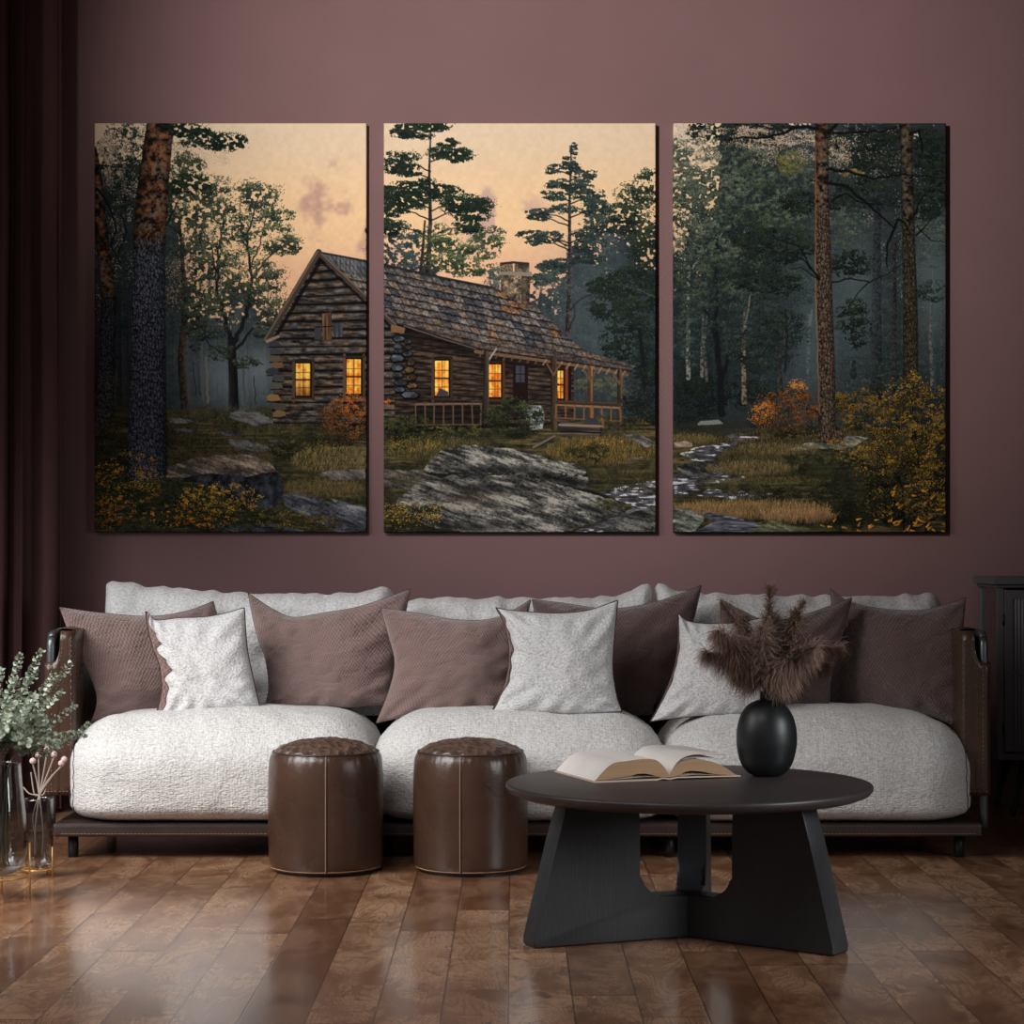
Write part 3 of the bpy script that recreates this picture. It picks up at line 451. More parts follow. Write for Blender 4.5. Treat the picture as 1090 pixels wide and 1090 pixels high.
    for pts in ([(962, 566), (960, 520), (945, 488), (930, 480)], [(972, 566), (978, 500), (972, 440), (968, 410)], [(985, 566), (990, 520), (1002, 470)], [(955, 540), (930, 500), (908, 490)]): stroke(pts, 1.6, .8, C(16, 14, 14), wig=.6)
    for cx, cy, rx, ry, n in ((968, 425, 30, 26, 1300), (990, 470, 18, 40, 1300), (950, 470, 30, 26, 1200), (905, 482, 20, 10, 420), (930, 495, 26, 14, 500), (985, 525, 24, 30, 1200), (940, 530, 24, 22, 350), (972, 400, 8, 6, 120), (890, 470, 12, 5, 200), (1000, 440, 8, 30, 500)):
        foliage(cx, cy, rx, ry, n, C(100, 74, 22), C(200, 148, 52), 1, 40, .14, .92)
    for k in range(46):
        x = R.uniform(868, 1006) if k < 28 else R.uniform(940, 1006); y = R.uniform(552, 566) if k < 28 else R.uniform(515, 560); th = R.uniform(-1.2, .6); L = R.uniform(3, 5.5)
        stroke([(x, y), (x+L*math.cos(th), y+L*math.sin(th))], 2.2, .8, C(214, 140, 44)*R.uniform(.75, 1.08))
    foliage(140, 470, 44, 30, 5000, C(20, 22, 14), C(74, 68, 34), 1, 60, .16, .85); foliage(118, 500, 22, 50, 5000, C(18, 22, 16), C(62, 62, 34), 1, 50, .2, .8)
    stroke([(177, 440), (177, 470), (177, 505)], 2, 2, C(18, 20, 26), .4)
    poly([(139, 430), (176.5, 430), (177, 505), (168, 512), (150, 505), (134, 488), (136, 460)], None, 1, .8, lambda sl: bark(C(15, 19, 26), C(90, 94, 106))(None, (PX[sl]-156)/21, sl))
    foliage(160, 540, 66, 30, 14000, C(16, 26, 18), C(66, 84, 48), 1, 120, .14, .9); foliage(240, 552, 50, 14, 5200, C(20, 26, 18), C(84, 84, 44), 1, 50, .2, .85); foliage(320, 556, 40, 8, 2800, C(30, 30, 20), C(104, 92, 50), 1, 40, .25, .8)
    foliage(115, 430, 14, 30, 500, C(120, 96, 30), C(190, 150, 50), 0, 40, .2, .9)
    foliage(135, 510, 38, 30, 900, C(150, 96, 26), C(220, 158, 52), 1, 90, .06, .95); foliage(120, 545, 24, 18, 700, C(140, 76, 26), C(206, 120, 44), 1, 60, .08, .95); foliage(235, 530, 46, 16, 1000, C(150, 108, 30), C(226, 172, 58), 1, 70, .09, .95); foliage(200, 550, 50, 14, 600, C(176, 100, 24), C(226, 150, 44), 1, 60, .1, .9)
    foliage(310, 552, 50, 10, 500, C(150, 120, 40), C(206, 176, 70), 0, 50, .2, .9); foliage(340, 478, 16, 8, 150, C(150, 120, 34), C(200, 160, 50), 0, 12, .3)
    lum = A.mean(2, keepdims=True); warm = np.clip((A[..., 0:1]-206)/20, 0, 1)*(A[..., 2:3] < 110)
    A[:] = lum+(A-lum)*(.90+.10*warm)
    green = np.clip((A[..., 1:2]-A[..., 0:1])/14, 0, 1)*(lum < 140)
    A[:] = A*(1-green*.05*np.array([.4, 1., .9], np.float32))
    A[:] = np.where(lum < 150, A*(1.0-.18*np.clip((150-lum)/110, 0, 1)), A)
    B = A.copy(); B[1:-1, 1:-1] = (A[:-2, 1:-1]+A[2:, 1:-1]+A[1:-1, :-2]+A[1:-1, 2:]+A[1:-1, 1:-1]*2+A[:-2, :-2]+A[2:, 2:]+A[:-2, 2:]+A[2:, :-2])/10
    A[:] = np.clip(A+(A-B)*.7, 0, 255)
    return A

import bpy, bmesh, random
from mathutils import Vector, Matrix, noise as mnoise
rnd = random.Random(3)
FPX, PXC, PYC, CH = 2300.0, 547.0, 586.0, 1.05
COL = bpy.context.scene.collection
def at(px, py, Y): return Vector(((px-PXC)*Y/FPX, Y, CH-(py-PYC)*Y/FPX))
def lin(c):
    c = c/255.0
    return c/12.92 if c <= .04045 else ((c+.055)/1.055)**2.4
def rgb(r, g, b): return (lin(r), lin(g), lin(b), 1.0)

# ---------------------------------------------------------------- node helpers
class NT:
    def __init__(s, name):
        s.m = bpy.data.materials.new(name); s.m.use_nodes = True; s.t = s.m.node_tree; s.t.nodes.clear()
        s.out = s.n('ShaderNodeOutputMaterial'); s.b = s.n('ShaderNodeBsdfPrincipled'); s.l(s.b.outputs[0], s.out.inputs[0])
    def n(s, k, **kw):
        x = s.t.nodes.new(k)
        for a, v in kw.items(): setattr(x, a, v)
        return x
    def l(s, a, b): s.t.links.new(a, b)
    def put(s, sock, v):
        if hasattr(v, 'links') or isinstance(v, bpy.types.NodeSocket): s.l(v, sock)
        else: sock.default_value = v
    def math(s, op, a, b=None, c=None, clamp=False):
        x = s.n('ShaderNodeMath', operation=op, use_clamp=clamp); s.put(x.inputs[0], a)
        if b is not None: s.put(x.inputs[1], b)
        if c is not None: s.put(x.inputs[2], c)
        return x.outputs[0]
    def coord(s, w='Object', scale=(1, 1, 1), rot=(0, 0, 0), loc=(0, 0, 0)):
        c = s.n('ShaderNodeTexCoord'); m = s.n('ShaderNodeMapping'); s.l(c.outputs[w], m.inputs[0])
        m.inputs['Scale'].default_value = scale; m.inputs['Rotation'].default_value = rot; m.inputs['Location'].default_value = loc
        return m.outputs[0]
    def noise(s, vec, scale, detail=3, rough=.5, dist=0., out=0):
        x = s.n('ShaderNodeTexNoise'); s.l(vec, x.inputs['Vector']); x.inputs['Scale'].default_value = scale; x.inputs['Detail'].default_value = detail
        x.inputs['Roughness'].default_value = rough; x.inputs['Distortion'].default_value = dist; return x.outputs[out]
    def voro(s, vec, scale, feature='F1', out='Distance', rand=1.):
        x = s.n('ShaderNodeTexVoronoi', feature=feature); s.l(vec, x.inputs['Vector']); x.inputs['Scale'].default_value = scale; x.inputs['Randomness'].default_value = rand; return x.outputs[out]
    def ramp(s, f, stops, interp='LINEAR'):
        x = s.n('ShaderNodeValToRGB'); s.put(x.inputs[0], f); e = x.color_ramp.elements; x.color_ramp.interpolation = interp
        while len(e) < len(stops): e.new(.5)
        for i, (p, c) in enumerate(stops):
            e[i].position = p; e[i].color = c if len(c) == 4 else (*c, 1)
        return x.outputs[0]
    def mix(s, f, a, b, mode='MIX'):
        x = s.n('ShaderNodeMix', data_type='RGBA', blend_type=mode); s.put(x.inputs[0], f); s.put(x.inputs[6], a); s.put(x.inputs[7], b); return x.outputs[2]
    def bump(s, h, strength=.5, dist=.002, prev=None):
        x = s.n('ShaderNodeBump'); s.put(x.inputs['Height'], h); x.inputs['Strength'].default_value = strength; x.inputs['Distance'].default_value = dist
        if prev is not None: s.l(prev, x.inputs['Normal'])
        return x.outputs[0]
    def fin(s, col=None, rough=None, normal=None, **kw):
        if col is not None: s.put(s.b.inputs['Base Color'], col)
        if rough is not None: s.put(s.b.inputs['Roughness'], rough)
        if normal is not None: s.l(normal, s.b.inputs['Normal'])
        for k, v in kw.items(): s.put(s.b.inputs[k.replace('_', ' ')], v)
        return s.m

def m_wall(name='wall_plaster', c=(121, 92, 92)):
    t = NT(name); v = t.coord(); n = t.noise(v, 3, 3); f = t.noise(v, 160, 3, .6); g = t.noise(v, 520, 2, .6)
    a = rgb(*c); b = rgb(*[x*.93 for x in c]); h = t.math('ADD', f, g)
    return t.fin(t.mix(n, a, b), .82, t.bump(h, .35, .0016), Specular_IOR_Level=.25)
def m_floor():
    t = NT('floor_planks'); c = t.n('ShaderNodeTexCoord'); sp = t.n('ShaderNodeSeparateXYZ'); t.l(c.outputs['Object'], sp.inputs[0]); x, y = sp.outputs[0], sp.outputs[1]
    u = t.math('DIVIDE', t.math('SUBTRACT', x, .013), .1505); iu = t.math('FLOOR', u); fu = t.math('FRACT', u)
    w1 = t.n('ShaderNodeTexWhiteNoise', noise_dimensions='1D'); t.l(iu, w1.inputs['W'])
    L = t.math('ADD', .95, t.math('MULTIPLY', w1.outputs[0], .7)); v = t.math('ADD', t.math('DIVIDE', y, L), t.math('MULTIPLY', w1.outputs[0], 37.3)); iv = t.math('FLOOR', v); fv = t.math('FRACT', v)
    cv = t.n('ShaderNodeCombineXYZ'); t.l(iu, cv.inputs[0]); t.l(iv, cv.inputs[1]); w2 = t.n('ShaderNodeTexWhiteNoise', noise_dimensions='3D'); t.l(cv.outputs[0], w2.inputs['Vector'])
    off = t.n('ShaderNodeVectorMath', operation='MULTIPLY_ADD'); t.l(w2.outputs['Color'], off.inputs[0]); off.inputs[1].default_value = (30, 30, 30); t.l(c.outputs['Object'], off.inputs[2]); P = off.outputs[0]
    def sc(vec, s):
        m = t.n('ShaderNodeMapping'); t.l(vec, m.inputs[0]); m.inputs['Scale'].default_value = s; return m.outputs[0]
    patch = t.noise(sc(P, (7, 3.0, 1)), 1., 4, .6, .6); patch2 = t.noise(sc(P, (16, 9, 1)), 1., 3, .6, 1.)
    n1 = t.noise(sc(P, (6, 1.6, 1)), 1., 1, .5, .2); ring = t.math('SINE', t.math('MULTIPLY', n1, 170.))
    fib = t.noise(sc(P, (240, 10, 1)), 1., 3, .7); cross = t.noise(sc(P, (9, 120, 1)), 1., 3, .65, 1.2)
    base = t.ramp(w2.outputs[0], [(0, rgb(132, 96, 72)), (.3, rgb(170, 130, 100)), (.7, rgb(190, 150, 118)), (1, rgb(150, 110, 84))])
    base = t.mix(t.ramp(patch, [(.38, (0, 0, 0)), (.6, (1, 1, 1))]), t.mix(1., base, rgb(196, 178, 166), 'MULTIPLY'), base)
    base = t.mix(t.math('MULTIPLY', t.ramp(patch2, [(.56, (0, 0, 0)), (.70, (1, 1, 1))]), .6), base, rgb(78, 50, 35))
    base = t.mix(t.math('MULTIPLY', t.ramp(ring, [(0.3, (0, 0, 0)), (.95, (1, 1, 1))]), .26), base, rgb(84, 54, 38))
    base = t.mix(t.math('MULTIPLY', t.ramp(fib, [(.45, (0, 0, 0)), (.7, (1, 1, 1))]), .30), base, rgb(80, 52, 38)); base = t.mix(t.math('MULTIPLY', t.ramp(cross, [(.52, (0, 0, 0)), (.66, (1, 1, 1))]), .35), base, rgb(84, 55, 40))
    eu = t.math('MINIMUM', fu, t.math('SUBTRACT', 1., fu)); ev = t.math('MULTIPLY', t.math('MINIMUM', fv, t.math('SUBTRACT', 1., fv)), 5.)
    e = t.math('MINIMUM', t.math('MULTIPLY', eu, 60.), t.math('MULTIPLY', ev, 60.), clamp=True)
    col = t.mix(e, rgb(26, 15, 11), base)
    h = t.math('ADD', t.math('ADD', t.math('MULTIPLY', ring, .05), t.math('MULTIPLY', fib, .22)), t.math('MULTIPLY', e, .7))
    h = t.math('ADD', h, t.math('MULTIPLY', patch2, .3)); 
    ro = t.math('ADD', .13, t.math('ADD', t.math('MULTIPLY', patch, .14), t.math('MULTIPLY', fib, .06)))
    return t.fin(col, ro, t.bump(h, .35, .0010), Specular_IOR_Level=.6, Coat_Weight=.2, Coat_Roughness=.10)
def m_boucle(name, c, amp=1.):
    t = NT(name); v = t.coord(); d = t.noise(v, 30, 2, .5, out=1); vm = t.n('ShaderNodeVectorMath', operation='MULTIPLY_ADD'); t.l(d, vm.inputs[0]); vm.inputs[1].default_value = (.012, .012, .012); t.l(t.coord(scale=(1, 1, 1.5), rot=(0, .6, 0)), vm.inputs[2])
    q = t.voro(vm.outputs[0], 135, 'SMOOTH_F1'); a = t.noise(vm.outputs[0], 210, 2, .6); b = t.noise(v, 10, 3, .5); e = t.noise(t.coord(scale=(1, 1, 2.), rot=(0, -.7, 0)), 45, 3, .6, .6)
    h = t.math('ADD', t.math('SUBTRACT', t.math('MULTIPLY', a, .5), q), t.math('MULTIPLY', e, .7)); col = t.mix(t.ramp(q, [(.25, (1, 1, 1)), (.65, (0, 0, 0))]), rgb(*[x*.84 for x in c]), rgb(*c)); col = t.mix(t.math('MULTIPLY', b, .15), col, rgb(*[x*.9 for x in c]))
    n = t.bump(h, .75*amp, .0042); n = t.bump(b, .35, .014, n); return t.fin(col, .95, n, Sheen_Weight=.2, Specular_IOR_Level=.1)
def m_knit(name, c):
    """looped pile with soft diagonal creases and fine rows"""
    t = NT(name); v = t.coord(); d = t.noise(v, 22, 2, .5, out=1); vm = t.n('ShaderNodeVectorMath', operation='MULTIPLY_ADD'); t.l(d, vm.inputs[0]); vm.inputs[1].default_value = (.014, .014, .014); t.l(t.coord(scale=(.85, 1, 1.5)), vm.inputs[2])
    q = t.voro(vm.outputs[0], 120, 'SMOOTH_F1', rand=.55); e = t.noise(t.coord(scale=(.7, 1, 2.4), rot=(0, -.8, 0)), 34, 3, .6, .9); e2 = t.noise(t.coord(scale=(2.2, 1, .8), rot=(0, -.5, 0)), 22, 2, .5, .5); b = t.noise(v, 7, 3, .55)
    h = t.math('SUBTRACT', t.math('ADD', t.math('MULTIPLY', e, 1.3), t.math('MULTIPLY', e2, .7)), q); col = t.mix(t.ramp(q, [(.25, (1, 1, 1)), (.65, (0, 0, 0))]), rgb(*[x*.82 for x in c]), rgb(*c)); col = t.mix(t.math('MULTIPLY', b, .15), col, rgb(*[x*.9 for x in c]))
    n = t.bump(h, .8, .0048); n = t.bump(b, .4, .02, n); return t.fin(col, .95, n, Sheen_Weight=.15, Specular_IOR_Level=.1)
def m_weave(name, c, per=.0105):
    t = NT(name); c_ = t.n('ShaderNodeTexCoord'); sp = t.n('ShaderNodeSeparateXYZ'); t.l(c_.outputs['UV'], sp.inputs[0]); k = 6.2832/per
    o = t.coord(); w = t.noise(o, 30, 2); wob = t.math('MULTIPLY', w, .006)
    u = t.math('MULTIPLY', t.math('ADD', sp.outputs[0], wob), k); v = t.math('MULTIPLY', t.math('ADD', sp.outputs[1], wob), k*1.25)
    sv = t.math('SINE', v); su = t.math('SINE', t.math('ADD', u, t.math('MULTIPLY', t.math('FLOOR', t.math('DIVIDE', v, 6.2832)), 3.1416)))
    h = t.math('MULTIPLY', t.math('ADD', t.math('MULTIPLY', su, sv), 1.), .5); n2_ = t.noise(o, 7, 3)
    col = t.mix(h, rgb(*[x*.66 for x in c]), rgb(*c)); col = t.mix(t.math('MULTIPLY', n2_, .3), col, rgb(*[x*.85 for x in c]))
    mw = t.noise(t.coord(scale=(1, 1, 2), rot=(0, .5, 0)), 16, 3, .55, .8); n = t.bump(h, .7, .004); n = t.bump(mw, .55, .022, n); return t.fin(col, .9, n, Sheen_Weight=.4, Specular_IOR_Level=.15)
def m_leather(name, c, rough=.36, crack=0.):
    t = NT(name); v = t.coord(); a = t.noise(v, 6, 4, .6, .5); f = t.voro(v, 330, 'DISTANCE_TO_EDGE'); g = t.noise(v, 60, 3, .6)
    st = t.noise(t.coord(scale=(5, 5, 24)), 1., 4, .6, .4)
    col = t.mix(a, rgb(*[x*.66 for x in c]), rgb(*[min(255, x*1.22) for x in c])); col = t.mix(t.math('MULTIPLY', st, .45), col, rgb(*[x*.7 for x in c])); n = t.bump(f, .18, .001); n = t.bump(g, .25, .003, n); n = t.bump(a, .25, .01, n)
    if crack:
        q = t.voro(v, 34, 'F1'); n = t.bump(q, 1., .014*crack, n); e = t.voro(v, 34, 'DISTANCE_TO_EDGE'); col = t.mix(t.ramp(q, [(.1, (0, 0, 0)), (.7, (1, 1, 1))]), col, rgb(*[min(255, x*1.35) for x in c]))
    ro = t.math('ADD', rough-.08, t.math('MULTIPLY', a, .16)); return t.fin(col, ro, n, Specular_IOR_Level=.5)
def m_black_wood(name, c, rough=.42, ax=(30, 260, 30)):
    t = NT(name); v = t.coord(scale=ax); g = t.noise(v, 1., 4, .6, .3); o = t.noise(t.coord(), 3, 2)
    col = t.mix(g, rgb(*[x*.72 for x in c]), rgb(*[x*1.25 for x in c])); return t.fin(col, t.math('ADD', rough, t.math('MULTIPLY', g, .12)), t.bump(g, .45, .0012), Specular_IOR_Level=.45)
def m_plain(name, c, rough=.5, metal=0., bump_s=0., scale=200, spec=.5, **kw):
    t = NT(name); v = t.coord(); a = t.noise(v, scale, 3, .6); b = t.noise(v, 5, 3)
    col = t.mix(b, rgb(*[x*.9 for x in c]), rgb(*[min(255, x*1.06) for x in c])); n = t.bump(a, bump_s, .001) if bump_s else None
    return t.fin(col, rough, n, Metallic=metal, Specular_IOR_Level=spec, **kw)
def m_glass(name, tint, k=.06):
    t = NT(name); tr = t.n('ShaderNodeBsdfTransparent'); gl = t.n('ShaderNodeBsdfGlossy'); lw = t.n('ShaderNodeLayerWeight'); lw.inputs[0].default_value = .32; v = t.coord(); n = t.noise(v, 3, 2)
    tr.inputs[0].default_value = tint; gl.inputs['Roughness'].default_value = .04; gl.inputs[0].default_value = (.9, .92, .92, 1); ms = t.n('ShaderNodeMixShader')
    f = t.math('MULTIPLY_ADD', lw.outputs['Facing'], .55, t.math('MULTIPLY', n, k), clamp=True); t.l(f, ms.inputs[0]); t.l(tr.outputs[0], ms.inputs[1]); t.l(gl.outputs[0], ms.inputs[2]); t.l(ms.outputs[0], t.out.inputs[0]); t.t.nodes.remove(t.b); return t.m

# ---------------------------------------------------------------- mesh helpers
def link(name, me, mat=None, parent=None, smooth=True, loc=None):
    o = bpy.data.objects.new(name, me); COL.objects.link(o)
    if mat is not None: me.materials.append(mat)
    if smooth: me.polygons.foreach_set('use_smooth', [True]*len(me.polygons))
    if parent is not None: o.parent = parent
    return o
def from_bm(name, bm, mat=None, parent=None, smooth=True, origin=None, recalc=True):
    if recalc: bmesh.ops.recalc_face_normals(bm, faces=bm.faces[:])
    me = bpy.data.meshes.new(name); bm.to_mesh(me); bm.free()
    o = link(name, me, mat, parent, smooth)
    base = Vector(parent['_o']) if parent is not None and '_o' in parent else Vector((0, 0, 0))
    if origin is None:
        co = [v.co for v in me.vertices]
        origin = Vector(((min(c.x for c in co)+max(c.x for c in co))/2, (min(c.y for c in co)+max(c.y for c in co))/2, min(c.z for c in co)))
    origin = Vector(origin); me.transform(Matrix.Translation(-origin)); o.location = origin-base; o['_o'] = tuple(origin)
    return o
def thing(name, label, cat, loc, group=None):
    o = bpy.data.objects.new(name, None); COL.objects.link(o); o.location = loc; o.empty_display_size = .05; o['_o'] = tuple(loc)
    o['label'] = label; o['category'] = cat
    if group: o['group'] = group
    return o
def tag(o, label, cat, group=None):
    o['label'] = label; o['category'] = cat
    if group: o['group'] = group
    return o
def struct(o): o['kind'] = 'structure'; return o
def box(bm, x0, y0, z0, x1, y1, z1, bev=0., seg=2):
    r = bmesh.ops.create_cube(bm, size=1.); vs = r['verts']
    for v in vs: v.co = Vector((x0+(v.co.x+.5)*(x1-x0), y0+(v.co.y+.5)*(y1-y0), z0+(v.co.z+.5)*(z1-z0)))
    if bev:
        es = list({e for v in vs for e in v.link_edges}); bmesh.ops.bevel(bm, geom=es, offset=bev, segments=seg, profile=.6, affect='EDGES')
def tube(bm, pts, r, n=10, caps=True):
    pts = [Vector(p) for p in pts]; R_ = r if isinstance(r, (list, tuple)) else [r]*len(pts); rings = []; up = None
    for i, p in enumerate(pts):
        d = (pts[min(i+1, len(pts)-1)]-pts[max(i-1, 0)]).normalized()
        if up is None: up = d.orthogonal().normalized()
        up = (up-d*up.dot(d)); up = up.normalized() if up.length > 1e-6 else d.orthogonal().normalized()
        s = d.cross(up); rings.append([bm.verts.new(p+(up*math.cos(a)+s*math.sin(a))*R_[i]) for a in [6.28318*k/n for k in range(n)]])
    for a, b in zip(rings, rings[1:]):
        for k in range(n): bm.faces.new((a[k], a[(k+1) % n], b[(k+1) % n], b[k]))
    if caps: bm.faces.new(rings[0][::-1]); bm.faces.new(rings[-1])
def lathe(bm, prof, c, n=64, close=False, f=None):
    rings = []
    for r, z in prof:
        if r < 1e-5: rings.append([bm.verts.new((c[0], c[1], c[2]+z))])
        else: rings.append([bm.verts.new((c[0]+(r*(f(a, z) if f else 1))*math.cos(a), c[1]+(r*(f(a, z) if f else 1))*math.sin(a), c[2]+z)) for a in [6.28318531*k/n for k in range(n)]])
    for a, b in zip(rings, rings[1:]):
        for k in range(n):
            if len(a) == 1 and len(b) == 1: continue
            if len(a) == 1: bm.faces.new((a[0], b[(k+1) % n], b[k]))
            elif len(b) == 1: bm.faces.new((a[k], a[(k+1) % n], b[0]))
            else: bm.faces.new((a[k], a[(k+1) % n], b[(k+1) % n], b[k]))
def smooth_path(P, k=6):
    P = [Vector(p) for p in P]; out = []
    for i in range(len(P)-1):
        a, b, c, d = P[max(i-1, 0)], P[i], P[i+1], P[min(i+2, len(P)-1)]
        for j in range(k):
            t = j/k; out.append(.5*((2*b)+(c-a)*t+(2*a-5*b+4*c-d)*t*t+(3*b-a-3*c+d)*t**3))
    out.append(P[-1]); return out
def fbm(p, s, o=3, seed=0.):
    return mnoise.fractal(Vector(p)*s+Vector((seed, seed*1.7, -seed)), 1., 2., o)
def prism(bm, pts2, f0, f1, bev=0., seg=2):
    """closed outline pts2 mapped by f0 and f1 to two 3D loops"""
    a = [bm.verts.new(f0(p)) for p in pts2]; b = [bm.verts.new(f1(p)) for p in pts2]; n = len(a)
    fs = [bm.faces.new(a[::-1]), bm.faces.new(b)]
    for k in range(n): fs.append(bm.faces.new((a[k], a[(k+1) % n], b[(k+1) % n], b[k])))
    if bev:
        es = list(fs[0].edges)+list(fs[1].edges); bmesh.ops.bevel(bm, geom=es, offset=bev, segments=seg, profile=.5, affect='EDGES')

# ---------------------------------------------------------------- materials
WALL = m_wall(); FLOOR = m_floor(); CREAM = m_boucle('cream_boucle', (214, 213, 213)); SEAT = m_knit('cream_knit', (212, 210, 208))
MAUVE = m_weave('mauve_weave', (150, 122, 116)); DMAUVE = m_weave('dark_mauve_weave', (108, 84, 82)); SEAM = m_plain('brown_seam', (60, 44, 42), .9)
LEA = m_leather('brown_leather', (70, 49, 38), .28); LEAT = m_leather('tufted_leather', (68, 52, 44), .36, 1.); LEAD = m_leather('dark_leather', (50, 36, 32), .42); STI = m_plain('tan_thread', (150, 116, 92), .8)
BLK = m_black_wood('black_stained_wood', (42, 43, 45), .42, (220, 220, 16)); BLKT = m_black_wood('black_stained_top', (58, 52, 53), .34, (14, 220, 60))
TUBEM = m_plain('grey_metal_tube', (96, 98, 100), .35, .7); DRK = m_plain('dark_leg_metal', (34, 34, 36), .45, .3); CUR = m_plain('plum_curtain_cloth', (84, 57, 58), .9, 0, .3, 600, .15)
CAB = m_plain('charcoal_metal', (92, 90, 92), .5, .2, .2, 300); VASE = m_plain('matte_black_ceramic', (26, 28, 29), .42, 0, .1, 300, .5); GOLD = m_plain('brass_wire', (206, 160, 100), .35, .7)
PAPER = m_plain('book_paper', (236, 230, 224), .8, 0, .1, 50, .2); COVER = m_plain('book_cover_board', (206, 186, 168), .6)
def m_edges():
    t = NT('page_edges'); v = t.coord(scale=(4, 4, 900)); n = t.noise(v, 1., 3, .7); return t.fin(t.mix(n, rgb(128, 92, 62), rgb(214, 176, 138)), .85, t.bump(n, .5, .001))
EDGE = m_edges()
def m_island(name, c0, c1, rough=.7, trans=0.):
    t = NT(name); g = t.n('ShaderNodeNewGeometry'); v = t.coord(); n = t.noise(v, 40, 2); f = t.math('ADD', t.math('MULTIPLY', g.outputs['Random Per Island'], .8), t.math('MULTIPLY', n, .3), clamp=True)
    return t.fin(t.mix(f, rgb(*c0), rgb(*c1)), rough, None, Specular_IOR_Level=.3)
LEAF = m_island('eucalyptus_leaf', (78, 94, 78), (176, 186, 166)); STEM = m_plain('green_brown_stem', (98, 92, 74), .7); PSTEM = m_plain('straw_stem', (96, 74, 60), .8)
PLUME = m_island('pampas_fluff', (80, 62, 54), (182, 150, 132), .95); BERRY = m_plain('pale_pink_berry', (196, 170, 168), .9, 0, .8, 500); TWIG = m_plain('pale_twig', (150, 136, 126), .8)
GL = m_glass('smoked_glass', (.76, .77, .78, 1)); REED = m_plain('reeded_dark_glass', (104, 100, 106), .25, 0, 0, 200, .6)

# ---------------------------------------------------------------- the room
YW = 8.944
def quad_grid(name, pts, mat, thick):
    bm = bmesh.new(); box(bm, *pts); return struct(from_bm(name, bm, mat, None, False))
quad_grid('floor', (-2.75, -1.2, -.1, 3.6, YW+.1, 0.), FLOOR, .1).location
quad_grid('wall_back', (-2.75, YW, 0., 3.6, YW+.1, 3.6), WALL, .1)
quad_grid('ceiling', (-2.75, -1.2, 3.6, 3.6, YW+.1, 3.7), m_plain('ceiling_paint', (190, 182, 180), .9), .1)
bm = bmesh.new()
for b in ((3.5, -1.2, 0, 3.6, 3.5, 3.6), (3.5, 4.9, 0, 3.6, YW, 3.6), (3.5, 3.5, 0, 3.6, 4.9, .6), (3.5, 3.5, 2.2, 3.6, 4.9, 3.6)): box(bm, *b)  # opening in this wall is invented, cut for the right fill lamp
struct(from_bm('wall_right', bm, WALL, None, False))
bm = bmesh.new()
for b in ((-2.75, -1.2, 0, -2.65, 3.0, 3.6), (-2.75, 7.9, 0, -2.65, YW, 3.6), (-2.75, 3.0, 0, -2.65, 7.9, .35), (-2.75, 3.0, 3.1, -2.65, 7.9, 3.6)): box(bm, *b)
struct(from_bm('wall_left', bm, WALL, None, False))
wf = bmesh.new()
for b in ((-2.73, 3.0, .35, -2.67, 3.06, 3.1), (-2.73, 7.84, .35, -2.67, 7.9, 3.1), (-2.73, 3.06, .35, -2.67, 7.84, .41), (-2.73, 3.06, 3.04, -2.67, 7.84, 3.1), (-2.73, 4.6, .41, -2.67, 4.65, 3.04), (-2.73, 6.2, .41, -2.67, 6.25, 3.04)): box(wf, *b, .005)
struct(from_bm('window_1', wf, m_plain('window_frame_paint', (60, 56, 56), .5), None, False))

wf = bmesh.new()  # made-up unseen window frame, added around the right fill lamp
for b in ((3.52, 3.5, .6, 3.58, 3.55, 2.2), (3.52, 4.85, .6, 3.58, 4.9, 2.2), (3.52, 3.55, .6, 3.58, 4.85, .65), (3.52, 3.55, 2.15, 3.58, 4.85, 2.2), (3.52, 4.18, .65, 3.58, 4.22, 2.15)): box(wf, *b, .004)
struct(from_bm('added_window', wf, bpy.data.materials['window_frame_paint'], None, False))
# curtain, gathered in the corner, side hem at the right
cr = thing('curtain', 'dark plum curtain hanging in folds at the left edge of the wall', 'curtain', (-2.1, 8.6, .02))
path = []; N = 260
for i in range(N+1):
    s = i/N; x = -2.45+.64*s; y = 8.60+.05*s
    amp = .045*(.6+.4*math.sin(s*9+1)); path.append((x+.012*math.sin(s*61), y+amp*math.sin(s*2*math.pi*7.4+.8*math.sin(s*11))-.06*math.exp(-((s-.24)/.09)**2)))
bm = bmesh.new(); NZ = 30; rows = []
for j in range(NZ+1):
    z = .015+3.5*j/NZ; rows.append([bm.verts.new((x+.010*fbm((x*3, 0, z*.7), 1.2, 2), y+.016*fbm((x*4, 1, z*.5), 1.3, 2)*(1-j/NZ*.7), z)) for x, y in path])
for a, b in zip(rows, rows[1:]):
    for k in range(N): bm.faces.new((a[k], a[k+1], b[k+1], b[k]))
o = from_bm('cloth', bm, CUR, cr, recalc=False); md = o.modifiers.new('thickness', 'SOLIDIFY'); md.thickness = .004
bm = bmesh.new(); x, y = path[-1]; box(bm, x-.004, y-.008, .015, x+.008, y+.006, 3.51, .002); from_bm('hem', bm, CUR, cr)
bm = bmesh.new(); tube(bm, [(-2.64, 8.62, 3.55), (-1.2, 8.62, 3.55)], .014, 16); rod = from_bm('curtain_rod', bm, DRK); tag(rod, 'dark curtain rod above the plum curtain', 'curtain rod')

